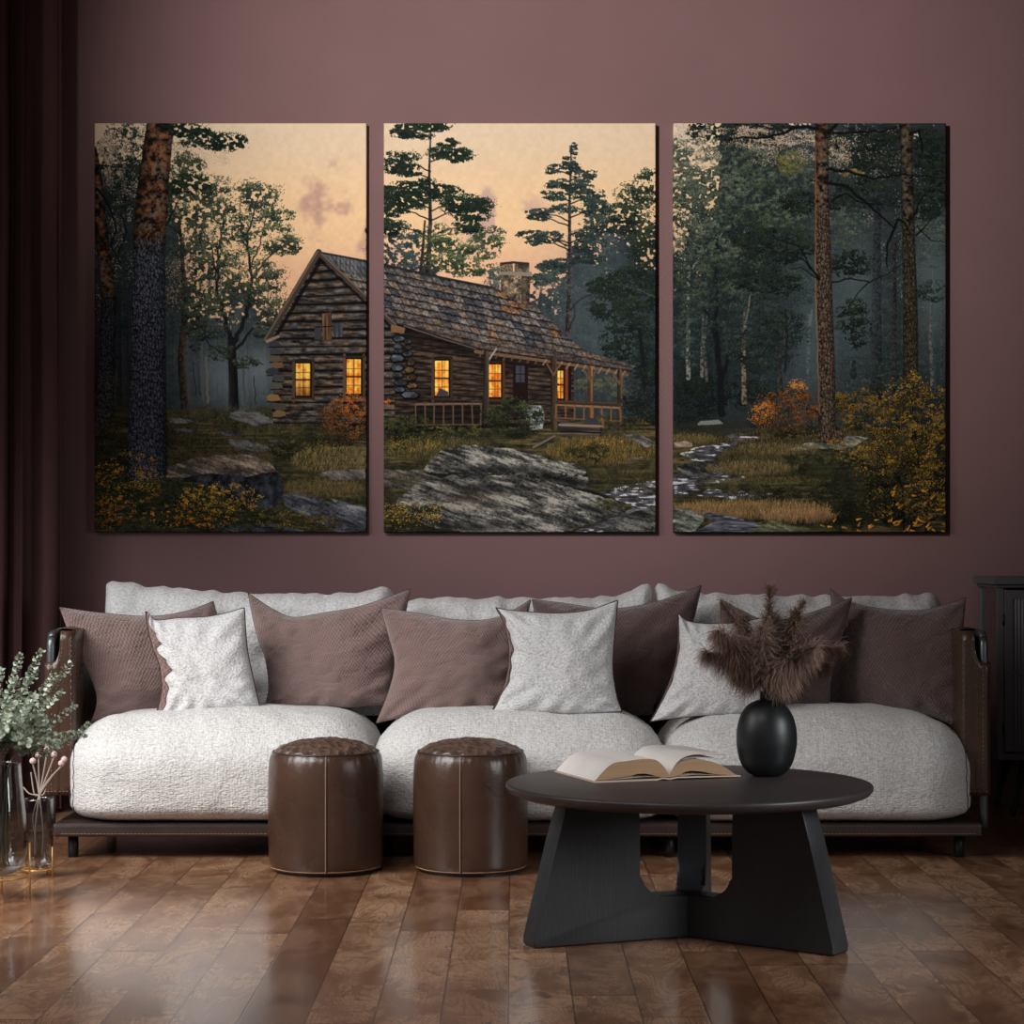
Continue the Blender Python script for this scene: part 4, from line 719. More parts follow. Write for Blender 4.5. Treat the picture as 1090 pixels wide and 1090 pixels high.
# ---------------------------------------------------------------- canvases with the painted landscape
ART = paint_forest(); ah, aw = ART.shape[:2]
def art_mat():
    t = NT('canvas_paint'); a = t.n('ShaderNodeVertexColor'); a.layer_name = 'paint'; c = t.n('ShaderNodeTexCoord'); sp = t.n('ShaderNodeSeparateXYZ'); t.l(c.outputs['Object'], sp.inputs[0])
    k = 6.2832/.0085; h = t.math('MULTIPLY', t.math('SINE', t.math('MULTIPLY', sp.outputs[0], k)), t.math('SINE', t.math('MULTIPLY', sp.outputs[2], k)))
    return t.fin(a.outputs[0], .8, t.bump(h, .22, .0012), Specular_IOR_Level=.04)
AM = art_mat()
def srgb2lin(a):
    a = a/255.; return np.where(a <= .04045, a/12.92, ((a+.055)/1.055)**2.4)
YC = YW-.042
GAINX = 1.0
def canvas(px0, px1, label):
    py0, py1 = 131., 566.5; sub = 1.7
    nx = int((px1-px0)*sub); ny = int((py1-py0)*sub)
    xs = np.linspace(px0, px1, nx); ys = np.linspace(py0, py1, ny)
    xs2 = np.concatenate([[px0], xs, [px1]]); ys2 = np.concatenate([[py0], ys, [py1]]); NX, NY = nx+2, ny+2
    GX, GY = np.meshgrid(xs2, ys2)
    V = np.zeros((NY, NX, 3)); V[..., 0] = (GX-PXC)*YC/FPX; V[..., 2] = CH-(GY-PYC)*YC/FPX; V[..., 1] = YC
    V[0, :, 1] = V[-1, :, 1] = YW-.001; V[:, 0, 1] = V[:, -1, 1] = YW-.001
    # rounded stretcher edge
    e = .004
    V[1, :, 1] = np.maximum(V[1, :, 1], YC+e); V[-2, :, 1] = np.maximum(V[-2, :, 1], YC+e); V[:, 1, 1] = np.maximum(V[:, 1, 1], YC+e); V[:, -2, 1] = np.maximum(V[:, -2, 1], YC+e)
    # area average of the fine painting
    SX = (GX-OX)*PS; SY = (GY-OY)*PS
    col = np.zeros((NY, NX, 3)); 
    for dx, dy in ((-.25, -.25), (.25, -.25), (-.25, .25), (.25, .25)):
        u = np.clip(SX+dx-.5, 0, aw-1.01); v = np.clip(SY+dy-.5, 0, ah-1.01); iu = u.astype(int); iv = v.astype(int); fu = (u-iu)[..., None]; fv = (v-iv)[..., None]
        col += ((ART[iv, iu]*(1-fu)+ART[iv, iu+1]*fu)*(1-fv)+(ART[iv+1, iu]*(1-fu)+ART[iv+1, iu+1]*fu)*fv)*.25
    L = srgb2lin(col)*ART_GAIN
    org = np.array([V[..., 0].mean(), YW, V[..., 2].min()]); co = (V-org).reshape(-1, 3)
    idx = np.arange(NX*NY).reshape(NY, NX); F = np.stack([idx[:-1, :-1], idx[1:, :-1], idx[1:, 1:], idx[:-1, 1:]], -1).reshape(-1, 4)
    me = bpy.data.meshes.new('canvas_print'); me.vertices.add(len(co)); me.vertices.foreach_set('co', co.ravel().astype(np.float32)); nf = len(F)
    me.loops.add(nf*4); me.loops.foreach_set('vertex_index', F.ravel().astype(np.int32)); me.polygons.add(nf); me.polygons.foreach_set('loop_start', (np.arange(nf)*4).astype(np.int32)); me.polygons.foreach_set('loop_total', np.full(nf, 4, np.int32)); me.update(calc_edges=True)
    ca = me.color_attributes.new('paint', 'FLOAT_COLOR', 'POINT'); rgba = np.ones((len(co), 4), np.float32); rgba[:, :3] = np.clip(L.reshape(-1, 3), 0, 1); ca.data.foreach_set('color', rgba.ravel())
    o = link('canvas_print', me, AM, None, False); o.location = org; tag(o, label, 'canvas print', 'three canvas prints in a row over the sofa'); return o
ART_GAIN = 1.06
canvas(100.5, 390, 'canvas print of a big pine trunk and the gable end of a log cabin')
canvas(408.5, 698, 'middle canvas print showing the cabin roof, chimney, porch and large rocks')
canvas(717, 1007, 'canvas print of a dark forest with a stream and yellow bushes')

# ---------------------------------------------------------------- sofa
sofa = thing('sofa', 'long three seat sofa with cream cushions and brown leather slung arms on a low frame', 'sofa', (0.01, 7.8, 0))
FX0, FX1 = -1.566, 1.590
bm = bmesh.new(); box(bm, FX0, 7.33, .078, FX1, 8.30, .124, .012, 3); from_bm('frame', bm, LEAD, sofa, False)
bm = bmesh.new()
k = 0; x = FX0+.03
while x < FX1-.03:
    box(bm, x, 7.3285, .088, x+.008, 7.331, .0895); x += .013
from_bm('stitching', bm, STI, sofa, False)
for px in (78, 401, 712.5, 1021):
    for Y in (7.41, 8.12):
        X = (px-PXC)*7.41/FPX; bm = bmesh.new(); tube(bm, [(X, Y, 0), (X, Y, .08)], .0178, 20); from_bm('leg', bm, DRK, sofa)
def cushion(name, x0, x1, y0, y1, z0, z1, rx, ry, rt, rb, mat, parent, bulge=.0, nz=14, seed=0., amp=.006, flare=0., lean=0., gather=True):
    bm = bmesh.new(); NXc, NYc, NZc = 64, 40, nz*2; hx, hy, hz = (x1-x0)/2, (y1-y0)/2, (z1-z0)/2; cx, cy, cz = (x0+x1)/2, (y0+y1)/2, (z0+z1)/2; V = {}
    def vert(i, j, k):
        key = (i, j, k)
        if key in V: return V[key]
        p = [2*i/NXc-1, 2*j/NYc-1, 2*k/NZc-1]
        # denser near borders
        p = [math.copysign(1-(1-abs(q))**1.25, q) for q in p]
        P = [p[0]*hx, p[1]*hy, p[2]*hz]; rz = rt if p[2] > 0 else rb; r = (rx, ry, rz); H_ = (hx, hy, hz); q = []; d = []
        for a in range(3):
            c = max(-(H_[a]-r[a]), min(H_[a]-r[a], P[a])); q.append(c); d.append((P[a]-c)/r[a])
        L = max(abs(d[0]), abs(d[1]), abs(d[2])); n = math.sqrt(sum(t*t for t in d))
        if n > 1e-6: d = [t/n*L for t in d]
        X, Y, Z = [q[a]+r[a]*d[a] for a in range(3)]
        u, v = X/hx, Y/hy
        if Z > 0: Z += bulge*(1-u*u)**.8*(1-v*v)**.6 if abs(u) < 1 and abs(v) < 1 else 0
        # belly of the front and side faces
        Y -= .025*max(0, -v)**2*(1-(Z/hz)**2 if abs(Z) < hz else 0); X += math.copysign(flare, X)*max(0, abs(u)-.6)/.4*max(0, -v)*(1-min(1, (Z/hz)**2))
        f = fbm((X+cx, Y, Z), 3.2, 3, seed)*amp*2.2+fbm((X+cx, Y, Z), 11, 2, seed+3)*amp*.9; l = math.sqrt(X*X/hx/hx+Y*Y/hy/hy+Z*Z/hz/hz)+1e-6; X += f*X/hx/l*.5; Y += f*Y/hy/l; Z += f*Z/hz/l if Z > -hz*.8 else 0
        if gather and abs(u) > .8: g = (abs(u)-.8)/.2; Z += .004*g*math.sin(Y*95+seed*3)+.003*g*math.sin((Z+Y)*130)
        V[key] = bm.verts.new((cx+X, cy+Y+lean*(Z+hz), cz+Z)); return V[key]
    def face(*ks): bm.faces.new([vert(*k_) for k_ in ks])
    for i in range(NXc):
        for j in range(NYc):
            face((i, j, 0), (i, j+1, 0), (i+1, j+1, 0), (i+1, j, 0)); face((i, j, NZc), (i+1, j, NZc), (i+1, j+1, NZc), (i, j+1, NZc))
    for i in range(NXc):
        for k_ in range(NZc):
            face((i, 0, k_), (i+1, 0, k_), (i+1, 0, k_+1), (i, 0, k_+1)); face((i, NYc, k_), (i, NYc, k_+1), (i+1, NYc, k_+1), (i+1, NYc, k_))
    for j in range(NYc):
        for k_ in range(NZc):
            face((0, j, k_), (0, j, k_+1), (0, j+1, k_+1), (0, j+1, k_)); face((NXc, j, k_), (NXc, j+1, k_), (NXc, j+1, k_+1), (NXc, j, k_+1))
    return from_bm(name, bm, mat, parent)
sx = lambda px, Y=7.36: (px-PXC)*Y/FPX
SE = [(sx(68), sx(398), 1.), (sx(396), sx(711), 5.), (sx(707), sx(1039), 9.)]
CU = []
for a, b, sd in SE: CU.append((cushion('seat_cushion', a, b, 7.30, 8.06, .116, .468, .19, .20, .155, .06, SEAT, sofa, .034, 10, sd, .005, .012), a, b))
# seams on the outer ends of the two end cushions
from mathutils.bvhtree import BVHTree
for ci_, s_, X in ((0, -1, CU[0][1]+.020), (2, 1, CU[2][2]-.020)):
    me_ = CU[ci_][0].data; og = Vector(CU[ci_][0]['_o']); tr_ = BVHTree.FromPolygons([v.co+og for v in me_.vertices], [tuple(p.vertices) for p in me_.polygons]); q = []
    for i in range(70):
        t = i/69.; h = tr_.ray_cast(Vector((X-s_*.012*math.sin(t*3.1)+.0015*math.sin(t*40), 6.5, .145+.30*t)), Vector((0, 1, 0)))
        if h[0] is not None: q.append(h[0]+Vector((0, -.0005, 0)))
    bm = bmesh.new(); tube(bm, q, .0022, 6); from_bm('cushion_seam', bm, SEAM, sofa)
# back cushions
BK = [((113, 620), (419, 628), 2.), ((430, 634), (694, 634), 6.), ((697, 628), (1000, 634), 11.)]
def back_cushion(px0, px1, topfn, sd):
    Yc = 8.14; x0, x1 = sx(px0, Yc), sx(px1, Yc); bm = bmesh.new(); NU, NV = 90, 36; rows = {1: [], -1: []}
    for sgn in (1, -1):
        for j in range(NV+1):
            v = j/NV; row = []
            for i in range(NU+1):
                u = i/NU; X = x0+(x1-x0)*u; zt = at(0, topfn(px0+(px1-px0)*u), Yc).z; edge = min(u, 1-u)*(x1-x0)
                z = .44+(zt-.44)*v; e = min(1, edge/.10); tv = min(1, (1-v)*(zt-.44)/.11)
                th = .115*(1-(1-e)**2.6)**.5*(1-(1-tv)**2.4)**.5
                rip = .004*math.sin(X*46+sd*2+1.5*math.sin(X*17))*math.exp(-(1-v)*9); th = th*(1+.35*fbm((X, 0, z), 5, 3, sd))+.002
                row.append(bm.verts.new((X, Yc+.05*(1-v)*-1-sgn*th+fbm((X, sgn, z), 9, 2, sd)*.006, z+rip*(1 if v > .3 else 0)+.006*fbm((X, 0, 0), 20, 2, sd)*v)))
            rows[sgn].append(row)
    for sgn in (1, -1):
        for a, b in zip(rows[sgn], rows[sgn][1:]):
            for k in range(NU): bm.faces.new((a[k], a[k+1], b[k+1], b[k]) if sgn > 0 else (a[k], b[k], b[k+1], a[k+1]))
    A_, B_ = rows[1], rows[-1]
    def strip(p, q):
        for k in range(len(p)-1): bm.faces.new((p[k], p[k+1], q[k+1], q[k]))
    strip(A_[-1], B_[-1]); strip(A_[0], B_[0]); strip([r[0] for r in A_], [r[0] for r in B_]); strip([r[-1] for r in A_], [r[-1] for r in B_])
    bmesh.ops.remove_doubles(bm, verts=bm.verts[:], dist=.0001); return from_bm('back_cushion', bm, CREAM, sofa)
interp = lambda pts: (lambda x: float(np.interp(x, [p[0] for p in pts], [p[1] for p in pts])))
back_cushion(113, 419, interp([(113, 622), (118, 619), (128, 619), (150, 623), (200, 628), (260, 631), (330, 632), (380, 632), (395, 627), (405, 624), (414, 626), (419, 634)]), 2.)
back_cushion(424, 695, interp([(424, 648), (432, 639), (450, 637), (520, 636), (600, 637), (655, 634), (672, 630), (682, 622), (690, 620), (694, 624), (695, 630)]), 6.)
back_cushion(697, 1001, interp([(697, 626), (700, 621), (706, 622), (716, 627), (740, 631), (800, 633), (880, 634), (930, 635), (960, 634), (985, 631), (996, 633), (1001, 642)]), 11.)
# low back panel that carries the cushions
bm = bmesh.new(); box(bm, -1.50, 8.27, .12, 1.52, 8.30, .74, .008); from_bm('back_panel', bm, LEAD, sofa, False)
# arms
def arm(sg):
    X = 1.611 if sg > 0 else -1.587; XI = X-sg*.075; q = smooth_path([(X, 7.41, .10), (X, 7.41, .45), (X, 7.41, .70), (X, 7.425, .745), (X, 7.47, .762), (X, 7.8, .762), (X, 8.12, .762), (X, 8.165, .74), (X, 8.18, .70), (X, 8.18, .4), (X, 8.18, .1)], 5)
    bm = bmesh.new(); tube(bm, q, .0155, 18); from_bm('arm_tube', bm, TUBEM, sofa)
    # sleeve outline in plan, going round the tube at both ends
    r = .021; pl = []
    NOT = {}
    for dx, zt_ in ((-.075, .775), (-.055, .775), (-.040, .776), (-.036, .774), (-.0345, .742), (-.033, .712), (-.029, .690), (-.023, .676), (-.014, .669), (-.006, .667)):
        y_ = 7.402 if dx == -.075 else (7.396 if dx < -.03 else 7.391); pl.append((X+sg*dx, y_, 3)); NOT[len(pl)-1] = zt_
    for a in range(-90, 1, 18): pl.append((X+sg*r*math.cos(math.radians(a)), 7.41+r*math.sin(math.radians(a)), 1))
    for y in np.linspace(7.44, 8.15, 16): pl.append((X+sg*(r-.002*math.sin((y-7.44)*4)), float(y), 1 if y < 7.50 else 2))
    for a in range(0, 91, 30): pl.append((X+sg*r*math.cos(math.radians(a)), 8.18+r*math.sin(math.radians(a)), 2))
    pl.append((X-sg*.03, 8.2, 2)); pl.append((XI, 8.19, 0))
    for y in np.linspace(8.12, 7.44, 14): pl.append((XI+sg*.004*math.sin(y*20), float(y), 0))
    def top(k, p):
        if k == 0: return .775
        d = p[1]-7.39 if k == 1 else 9
        return .775-.108*(1 if (p[1] < 7.47) else max(0, 1-(p[1]-7.47)/.06)) if k == 1 else .768
    tops = []
    for i_, p in enumerate(pl):
        if i_ in NOT: z = NOT[i_]
        elif p[2] == 1 or (p[2] == 0 and abs(p[0]-(X-sg*.022)) < 1e-6 and p[1] < 7.5):
            if p[2] == 0: z = .700
            else: z = .668 if p[1] < 7.46 else .668+.10*min(1, (p[1]-7.46)/.02)
        elif p[2] == 2: z = .770
        else: z = .775
        tops.append(z)
    # densify round the notch
    bm = bmesh.new(); rows = []; NV = 16
    for j in range(NV+1):
        t = j/NV; row = []
        for p, zt in zip(pl, tops):
            z = .212+(zt-.212)*t; row.append(bm.verts.new((p[0]+.002*fbm((p[0], p[1], z), 9, 2, sg), p[1], z)))
        rows.append(row)
    n = len(pl)
    for a, b in zip(rows, rows[1:]):
        for k in range(n): bm.faces.new((a[k], a[(k+1) % n], b[(k+1) % n], b[k]))
    o = from_bm('arm_sleeve', bm, LEA, sofa); md = o.modifiers.new('t', 'SOLIDIFY'); md.thickness = .0035; md.offset = 0.
    # top of the sleeve between the two leather walls (inner part folds over the tube)
    bm = bmesh.new(); g = []
    for y in np.linspace(7.50, 8.16, 12):
        g.append([bm.verts.new((XI+(X+sg*r-XI)*s_, float(y), .775+.010*math.sin(s_*3.14)-.004*s_)) for s_ in np.linspace(0, 1, 7)])
    for a, b in zip(g, g[1:]):
        for k in range(6): bm.faces.new((a[k], a[k+1], b[k+1], b[k]))
    o = from_bm('arm_pad', bm, LEA, sofa); md = o.modifiers.new('t', 'SOLIDIFY'); md.thickness = .004
    # thread along the notch, the front corner and the lower hem
    def dashes(P, step=.011, L=.007, rr=.0011):
        bm = bmesh.new(); P = smooth_path(P, 14); acc = 0.
        for a, b in zip(P, P[1:]):
            d = (b-a); acc += d.length
            if acc > step: acc = 0; dn = d.normalized(); tube(bm, [a, a+dn*L], rr, 5)
        from_bm('arm_stitching', bm, STI, sofa)
    yf = 7.390
    dashes([(X-sg*.042, yf+.002, .768), (X-sg*.041, yf+.002, .71), (X-sg*.032, yf, .672), (X-sg*.012, yf-.003, .655), (X+sg*.012, yf, .655), (X+sg*.0215, yf+.02, .66)])
    dashes([(XI+sg*.004, yf+.008, .766), (XI+sg*.004, yf+.008, .5), (XI+sg*.004, yf+.008, .23)]); dashes([(XI+sg*.006, yf+.006, .226), (X-sg*.02, yf, .226), (X+sg*.006, yf-.003, .226)])
    dashes([(X-sg*.006, yf-.003, .650), (X-sg*.006, yf-.003, .4), (X-sg*.006, yf-.003, .23)])
arm(1); arm(-1)

# ---------------------------------------------------------------- scatter pillows
def coons(T, Rr, B, L, u, v):
    """T left to right, B left to right, L and R top to bottom"""
    def ev(P, t):
        n = len(P)-1; k = min(int(t*n), n-1); f = t*n-k; f = f
        a, b, c, d = P[max(k-1, 0)], P[k], P[k+1], P[min(k+2, n)]
        return [.5*(2*b[i]+(c[i]-a[i])*f+(2*a[i]-5*b[i]+4*c[i]-d[i])*f*f+(3*b[i]-a[i]-3*c[i]+d[i])*f**3) for i in (0, 1)]
    t_, b_, l_, r_ = ev(T, u), ev(B, u), ev(L, v), ev(Rr, v); o = []
    for i in (0, 1):
        o.append((1-v)*t_[i]+v*b_[i]+(1-u)*l_[i]+u*r_[i]-((1-u)*(1-v)*T[0][i]+u*(1-v)*T[-1][i]+(1-u)*v*B[0][i]+u*v*B[-1][i]))
    return o
def pillow(label, T, R_, B, L, Yb, Yt, thick, mat, back=None, seed=0., turn=0., group=None, strip=0., name='throw_pillow'):
    root = None; NU = NV = 48; thick *= 1.3
    zs = []
    def P(u, v, side):
        x, y = coons(T, R_, B, L, u, v)
        if side > 0 and strip: x += strip*(1-u)**1.5*math.sin(math.pi*min(1, max(0, v)))**.6*(1+.35*math.sin(v*21+seed)+.25*math.sin(v*43))
        Y = Yt+(Yb-Yt)*v+turn*(u-.5)
        a, b = 2*u-1, 2*v-1; pu = (1-abs(a)**2.3)**.62; pv = (1-abs(b)**2.6)**.60; th = thick*pu*pv
        # soft folds fanning out from the corners and along the edges
        ed = max(abs(a), abs(b)); w = math.exp(-((ed-.80)/.16)**2)
        fold = math.sin((u*(1 if abs(b) > abs(a) else .2)+v*(1 if abs(a) >= abs(b) else .2))*34+seed*5+2*fbm((u, v, seed), 2.2, 2))
        th *= 1+.22*fbm((u*1.3, v*1.3, seed+side), 1.8, 3)+.075*w*fold
        dd = min((a+s1)**2*.8+(b+s2)**2 for s1 in (-1, 1) for s2 in (-1, 1)); th += .012*math.exp(-dd*4)*math.sin((a-b if a*b > 0 else a+b)*14+seed)*pu*pv*2
        q = at(x, y, Y); q.y -= side*th; q.z += side*.12*th*(.5-v); return q
    q0 = P(.5, 1, 1); allz = [P(.5, 1, 1).z]; org = Vector((at(*coons(T, R_, B, L, .5, .5), Yb).x, Yb, min(P(i/10, 1, 0).z for i in range(11))))
    root = thing(name, label, 'pillow', org, group)
    def panel(side, nm, m):
        bm = bmesh.new(); uvl = bm.loops.layers.uv.new('UVMap'); g = [[bm.verts.new(P(i/NU, j/NV, side)) for i in range(NU+1)] for j in range(NV+1)]; W_ = (T[-1][0]-T[0][0])*Yb/FPX; H_ = (B[0][1]-T[0][1])*Yb/FPX
        for j in range(NV):
            for i in range(NU):
                ks = ((i, j), (i, j+1), (i+1, j+1), (i+1, j)) if side > 0 else ((i, j), (i+1, j), (i+1, j+1), (i, j+1)); f = bm.faces.new([g[b_][a_] for a_, b_ in ks])
                for lp, (a_, b_) in zip(f.loops, ks): lp[uvl].uv = (a_/NU*abs(W_), b_/NV*abs(H_))
        return from_bm(nm, bm, m, root, recalc=False)
    if strip:
        bm = bmesh.new(); lo, mi, hi = [], [], []
        for j in range(NV+1):
            v = j/NV; a_ = P(0, v, 0); b_ = P(0, v, 1); c_ = a_.lerp(b_, .5); c_.y -= .012*math.sin(math.pi*v); b_.y -= .001; lo.append(bm.verts.new(a_)); mi.append(bm.verts.new(c_)); hi.append(bm.verts.new(b_))
        uvl = bm.loops.layers.uv.new('UVMap')
        for A1, A2, k2 in ((lo, mi, 0), (mi, hi, 1)):
            for j in range(NV):
                f = bm.faces.new((A1[j], A1[j+1], A2[j+1], A2[j]))
                for lp, (q1, q2) in zip(f.loops, ((k2, j), (k2, j+1), (k2+1, j+1), (k2+1, j))): lp[uvl].uv = (q1*.01, q2*.006)
        from_bm('edge_strip', bm, back, root, recalc=False); bm = bmesh.new(); tube(bm, [P(0, j/NV, 1)+Vector((0, -.001, 0)) for j in range(NV+1)], .0022, 6); from_bm('front_seam', bm, SEAM, root)
    panel(1, 'front_panel', mat); panel(-1, 'back_panel', back or mat)
    bm = bmesh.new(); loop = [P(i/NU, 0, 0) for i in range(NU)]+[P(1, j/NV, 0) for j in range(NV)]+[P(1-i/NU, 1, 0) for i in range(NU)]+[P(0, 1-j/NV, 0) for j in range(NV)]; loop.append(loop[0])
    tube(bm, loop, .0026 if back else .0015, 6, False); from_bm('piping', bm, SEAM, root)
    return root
GM, GC = 'mauve woven pillows on the sofa', 'cream pillows on the sofa'
pillow('mauve woven pillow leaning in the left corner of the sofa against the leather arm', [(63, 646), (105, 652), (160, 656), (200, 650), (227, 640)], [(227, 640), (240, 690), (246, 735), (243, 762)], [(96, 770), (140, 766), (190, 764), (243, 762)], [(63, 646), (80, 690), (98, 725), (103, 748), (96, 770)], 7.72, 7.80, .085, MAUVE, None, 1., .36, GM)
pillow('small cream pillow with a mauve reverse side, in front of the leftmost mauve pillow', [(155, 651), (166, 660), (190, 658), (225, 656), (260, 647)], [(260, 647), (263, 690), (270, 725), (276.5, 753)], [(165, 765), (200, 761), (240, 757), (276.5, 753)], [(155, 651), (158, 672), (163, 690), (170, 710), (172, 735), (165, 765)], 7.55, 7.66, .070, CREAM, MAUVE, 2., .03, GC, 10.)
pillow('mauve woven pillow with two tall pointed corners, right of the leftmost cream pillow', [(264, 631), (290, 648), (312, 657), (340, 653), (385, 645), (437, 627)], [(437, 627), (428, 670), (420, 715), (418, 750)], [(282, 754), (330, 752), (370, 754), (418, 752)], [(264, 631), (272, 670), (282, 700), (286, 730), (282, 754)], 7.82, 7.92, .090, MAUVE, None, 3., 0, GM)
pillow('mauve woven pillow with its lower corner sunk between the left and middle seats', [(405, 647), (440, 652), (490, 660), (530, 657), (565, 638.5)], [(565, 638.5), (556, 680), (550, 720), (550, 756)], [(400, 770), (450, 760), (500, 757), (550, 757)], [(405, 647), (413, 675), (420, 705), (414, 735), (400, 770)], 7.67, 7.74, .080, MAUVE, None, 4., .02, GM)
pillow('square cream pillow standing at the centre of the sofa', [(528, 647), (545, 650), (590, 653), (625, 650), (657.5, 639)], [(657.5, 639), (654, 675), (652, 710), (656, 740), (662, 757)], [(523, 758.5), (570, 759), (615, 760), (662, 757)], [(528, 647), (537, 665), (542, 695), (538, 725), (523, 758.5)], 7.50, 7.58, .068, CREAM, MAUVE, 5., 0, GC, 3.5)
pillow('dark mauve pillow between the two right-hand cream pillows, leaning right with a high corner', [(566.5, 638), (600, 642), (650, 648), (700, 640), (746.5, 623)], [(746.5, 623), (738, 660), (722, 705), (702, 740), (690, 762)], [(590, 756), (630, 757), (660, 760), (690, 764)], [(566.5, 638), (572, 670), (580, 715), (590, 756)], 7.84, 7.92, .080, DMAUVE, None, 6., 0, GM)
pillow('cream pillow half hidden behind the pampas plumes and the black vase', [(721.5, 653), (732, 661), (752, 664), (785, 663), (816, 657)], [(816, 657), (812, 690), (812, 725), (818, 757)], [(692, 768), (735, 763), (780, 761), (818, 758)], [(721.5, 653), (722, 680), (718, 710), (706, 742), (692, 768)], 7.50, 7.58, .066, CREAM, MAUVE, 7., 0, GC, 1.5)
pillow('mauve pillow behind the black vase with its upper right corner pointing up', [(767, 638), (790, 650), (820, 661), (860, 653), (907, 636)], [(907, 636), (897, 675), (886, 715), (880, 761)], [(775, 756), (810, 756), (845, 757), (880, 762)], [(767, 638), (768, 680), (772, 720), (775, 756)], 7.70, 7.78, .060, DMAUVE, None, 8., 0, GM)
pillow('large dark mauve pillow in the right corner of the sofa against the leather arm', [(884, 627), (905, 641), (940, 648), (985, 649), (1028, 636)], [(1028, 636), (1024, 680), (1020, 730), (1023, 775)], [(884, 752), (930, 753), (980, 760), (1023, 775)], [(884, 627), (886, 670), (885, 715), (884, 752)], 7.74, 7.82, .085, DMAUVE, None, 9., -.36, GM)

# ---------------------------------------------------------------- poufs
def pouf(px, label, seam_px):
    c = Vector(((px-PXC)*7.11/FPX, 7.105, 0)); root = thing('leather_pouf', label, 'pouf', c, 'brown leather poufs in front of the sofa')
    R0 = .187
    prof = [(.168, .008), (.176, .010), (.1835, .022), (.187, .05), (.1885, .12), (.189, .2), (.1885, .3), (.1865, .345), (.182, .372), (.1745, .388), (.170, .391)]
    pr = [tuple(p) for p in smooth_path([Vector((a, b, 0)) for a, b in prof], 4)]; pr = [(p[0], p[1]) for p in pr]
    bm = bmesh.new(); lathe(bm, [(0, .008)]+pr+[(.15, .391)], c, 140, f=lambda a, z: 1+.006*math.sin(a*46+3*math.sin(a*5))*math.exp(-((z-.375)/.022)**2)+.004*fbm((math.cos(a), math.sin(a), z*3), 2.5, 3, px)); from_bm('body', bm, LEA, root)
    bm = bmesh.new(); prof = [(.171, .387), (.168, .394), (.158, .402), (.135, .413), (.10, .423), (.06, .430), (.03, .433), (0, .434)]
    pr = smooth_path([Vector((a, b, 0)) for a, b in prof], 5); rings = []
    lathe(bm, [(p.x, p.y) for p in pr], c, 110)
    for v in bm.verts:
        d = (v.co-c); r = math.hypot(d.x, d.y)
        if r < .158: v.co.z += .0045*fbm((d.x, d.y, px), 34, 2)
    from_bm('top_panel', bm, LEAT, root)
    bm = bmesh.new(); tube(bm, [c+Vector((.1725*math.cos(t), .1725*math.sin(t), .3905)) for t in [6.28318*i/100 for i in range(101)]], .0035, 8, False); from_bm('top_piping', bm, LEAD, root)
    bm = bmesh.new(); tube(bm, [c+Vector((.1800*math.cos(t), .1800*math.sin(t), .0165)) for t in [6.28318*i/100 for i in range(101)]], .0025, 8, False); from_bm('bottom_piping', bm, STI, root)
    sxp = (seam_px-px)/61.*.187; th = -math.acos(max(-1, min(1, sxp/.189)))
    bm = bmesh.new()
    for dt in (-.010, .0, .010):
        q = [c+Vector(((p[0]+.0006)*math.cos(th+dt), (p[0]+.0006)*math.sin(th+dt), p[1])) for p in [(.1785, .0125), (.1835, .022), (.187, .05), (.1885, .12), (.189, .2), (.1885, .3), (.1865, .345), (.182, .372), (.1745, .388)]]
        if dt == 0.: tube(bm, smooth_path(q, 5), .0016, 6)
    from_bm('seam', bm, STI, root); bm = bmesh.new()
    tube(bm, smooth_path([c+Vector(((p[0]+.0002)*math.cos(th+.016), (p[0]+.0002)*math.sin(th+.016), p[1])) for p in [(.1785, .0125), (.1835, .022), (.187, .05), (.1885, .12), (.189, .2), (.1885, .3), (.1865, .345), (.182, .372), (.1745, .388)]], 5), .0018, 6); from_bm('seam_fold', bm, LEAD, root)
    bm = bmesh.new(); lathe(bm, [(0, 0), (.165, 0), (.165, .010), (0, .010)], c, 60); from_bm('base', bm, DRK, root, False)
pouf(347, 'brown leather drum pouf standing left, in front of the left seat', 352)
pouf(501, 'brown leather drum pouf standing right, beside the black coffee table', 491)

# ---------------------------------------------------------------- coffee table
TC = Vector((.4770, 5.905, 0)); TH = .417
table = thing('coffee_table', 'round black wooden coffee table on a three panel base with an open centre', 'coffee table', TC)
bm = bmesh.new(); R = .5
prof = [(0, -.034), (R-.055, -.034), (R-.032, -.0325), (R-.010, -.024), (R-.002, -.015), (R, -.009), (R-.001, -.004), (R-.004, -.001), (R-.008, 0), (0, 0)]
lathe(bm, [(r, z+TH) for r, z in prof], TC, 180)
o = from_bm('tabletop', bm, BLKT, table); 
m2 = o.modifiers.new('e', 'EDGE_SPLIT'); m2.split_angle = math.radians(35)
def leg_panel(ang):
    ca, sa = math.cos(ang), math.sin(ang); t = .040; zt = TH-.034
    out = [(0, 0), (.468, 0), (.474, .006), (.472, .02)]+[(.472-(.472-.378)*s, .02+(zt-.02)*s) for s in (.25, .5, .75)]+[(.376, zt), (.165, zt)]
    z0 = .118; r0 = .165; rr = .058
    out += [(r0, z0+rr+.10), (r0, z0+rr)]+[(r0-rr+rr*math.cos(a), z0+rr-rr*math.sin(a)) for a in [math.radians(d) for d in (15, 30, 45, 60, 75, 90)]]+[(0, z0)]
    bm = bmesh.new(); fr = lambda s: (lambda p: TC+Vector((p[0]*ca-s*t*sa, p[0]*sa+s*t*ca, p[1])))
    prism(bm, out, fr(-1), fr(1), .007, 3); o = from_bm('leg_panel', bm, BLK, table, True); m_ = o.modifiers.new('e', 'EDGE_SPLIT'); m_.split_angle = math.radians(32)
for a in (202, 322, 82): leg_panel(math.radians(a))

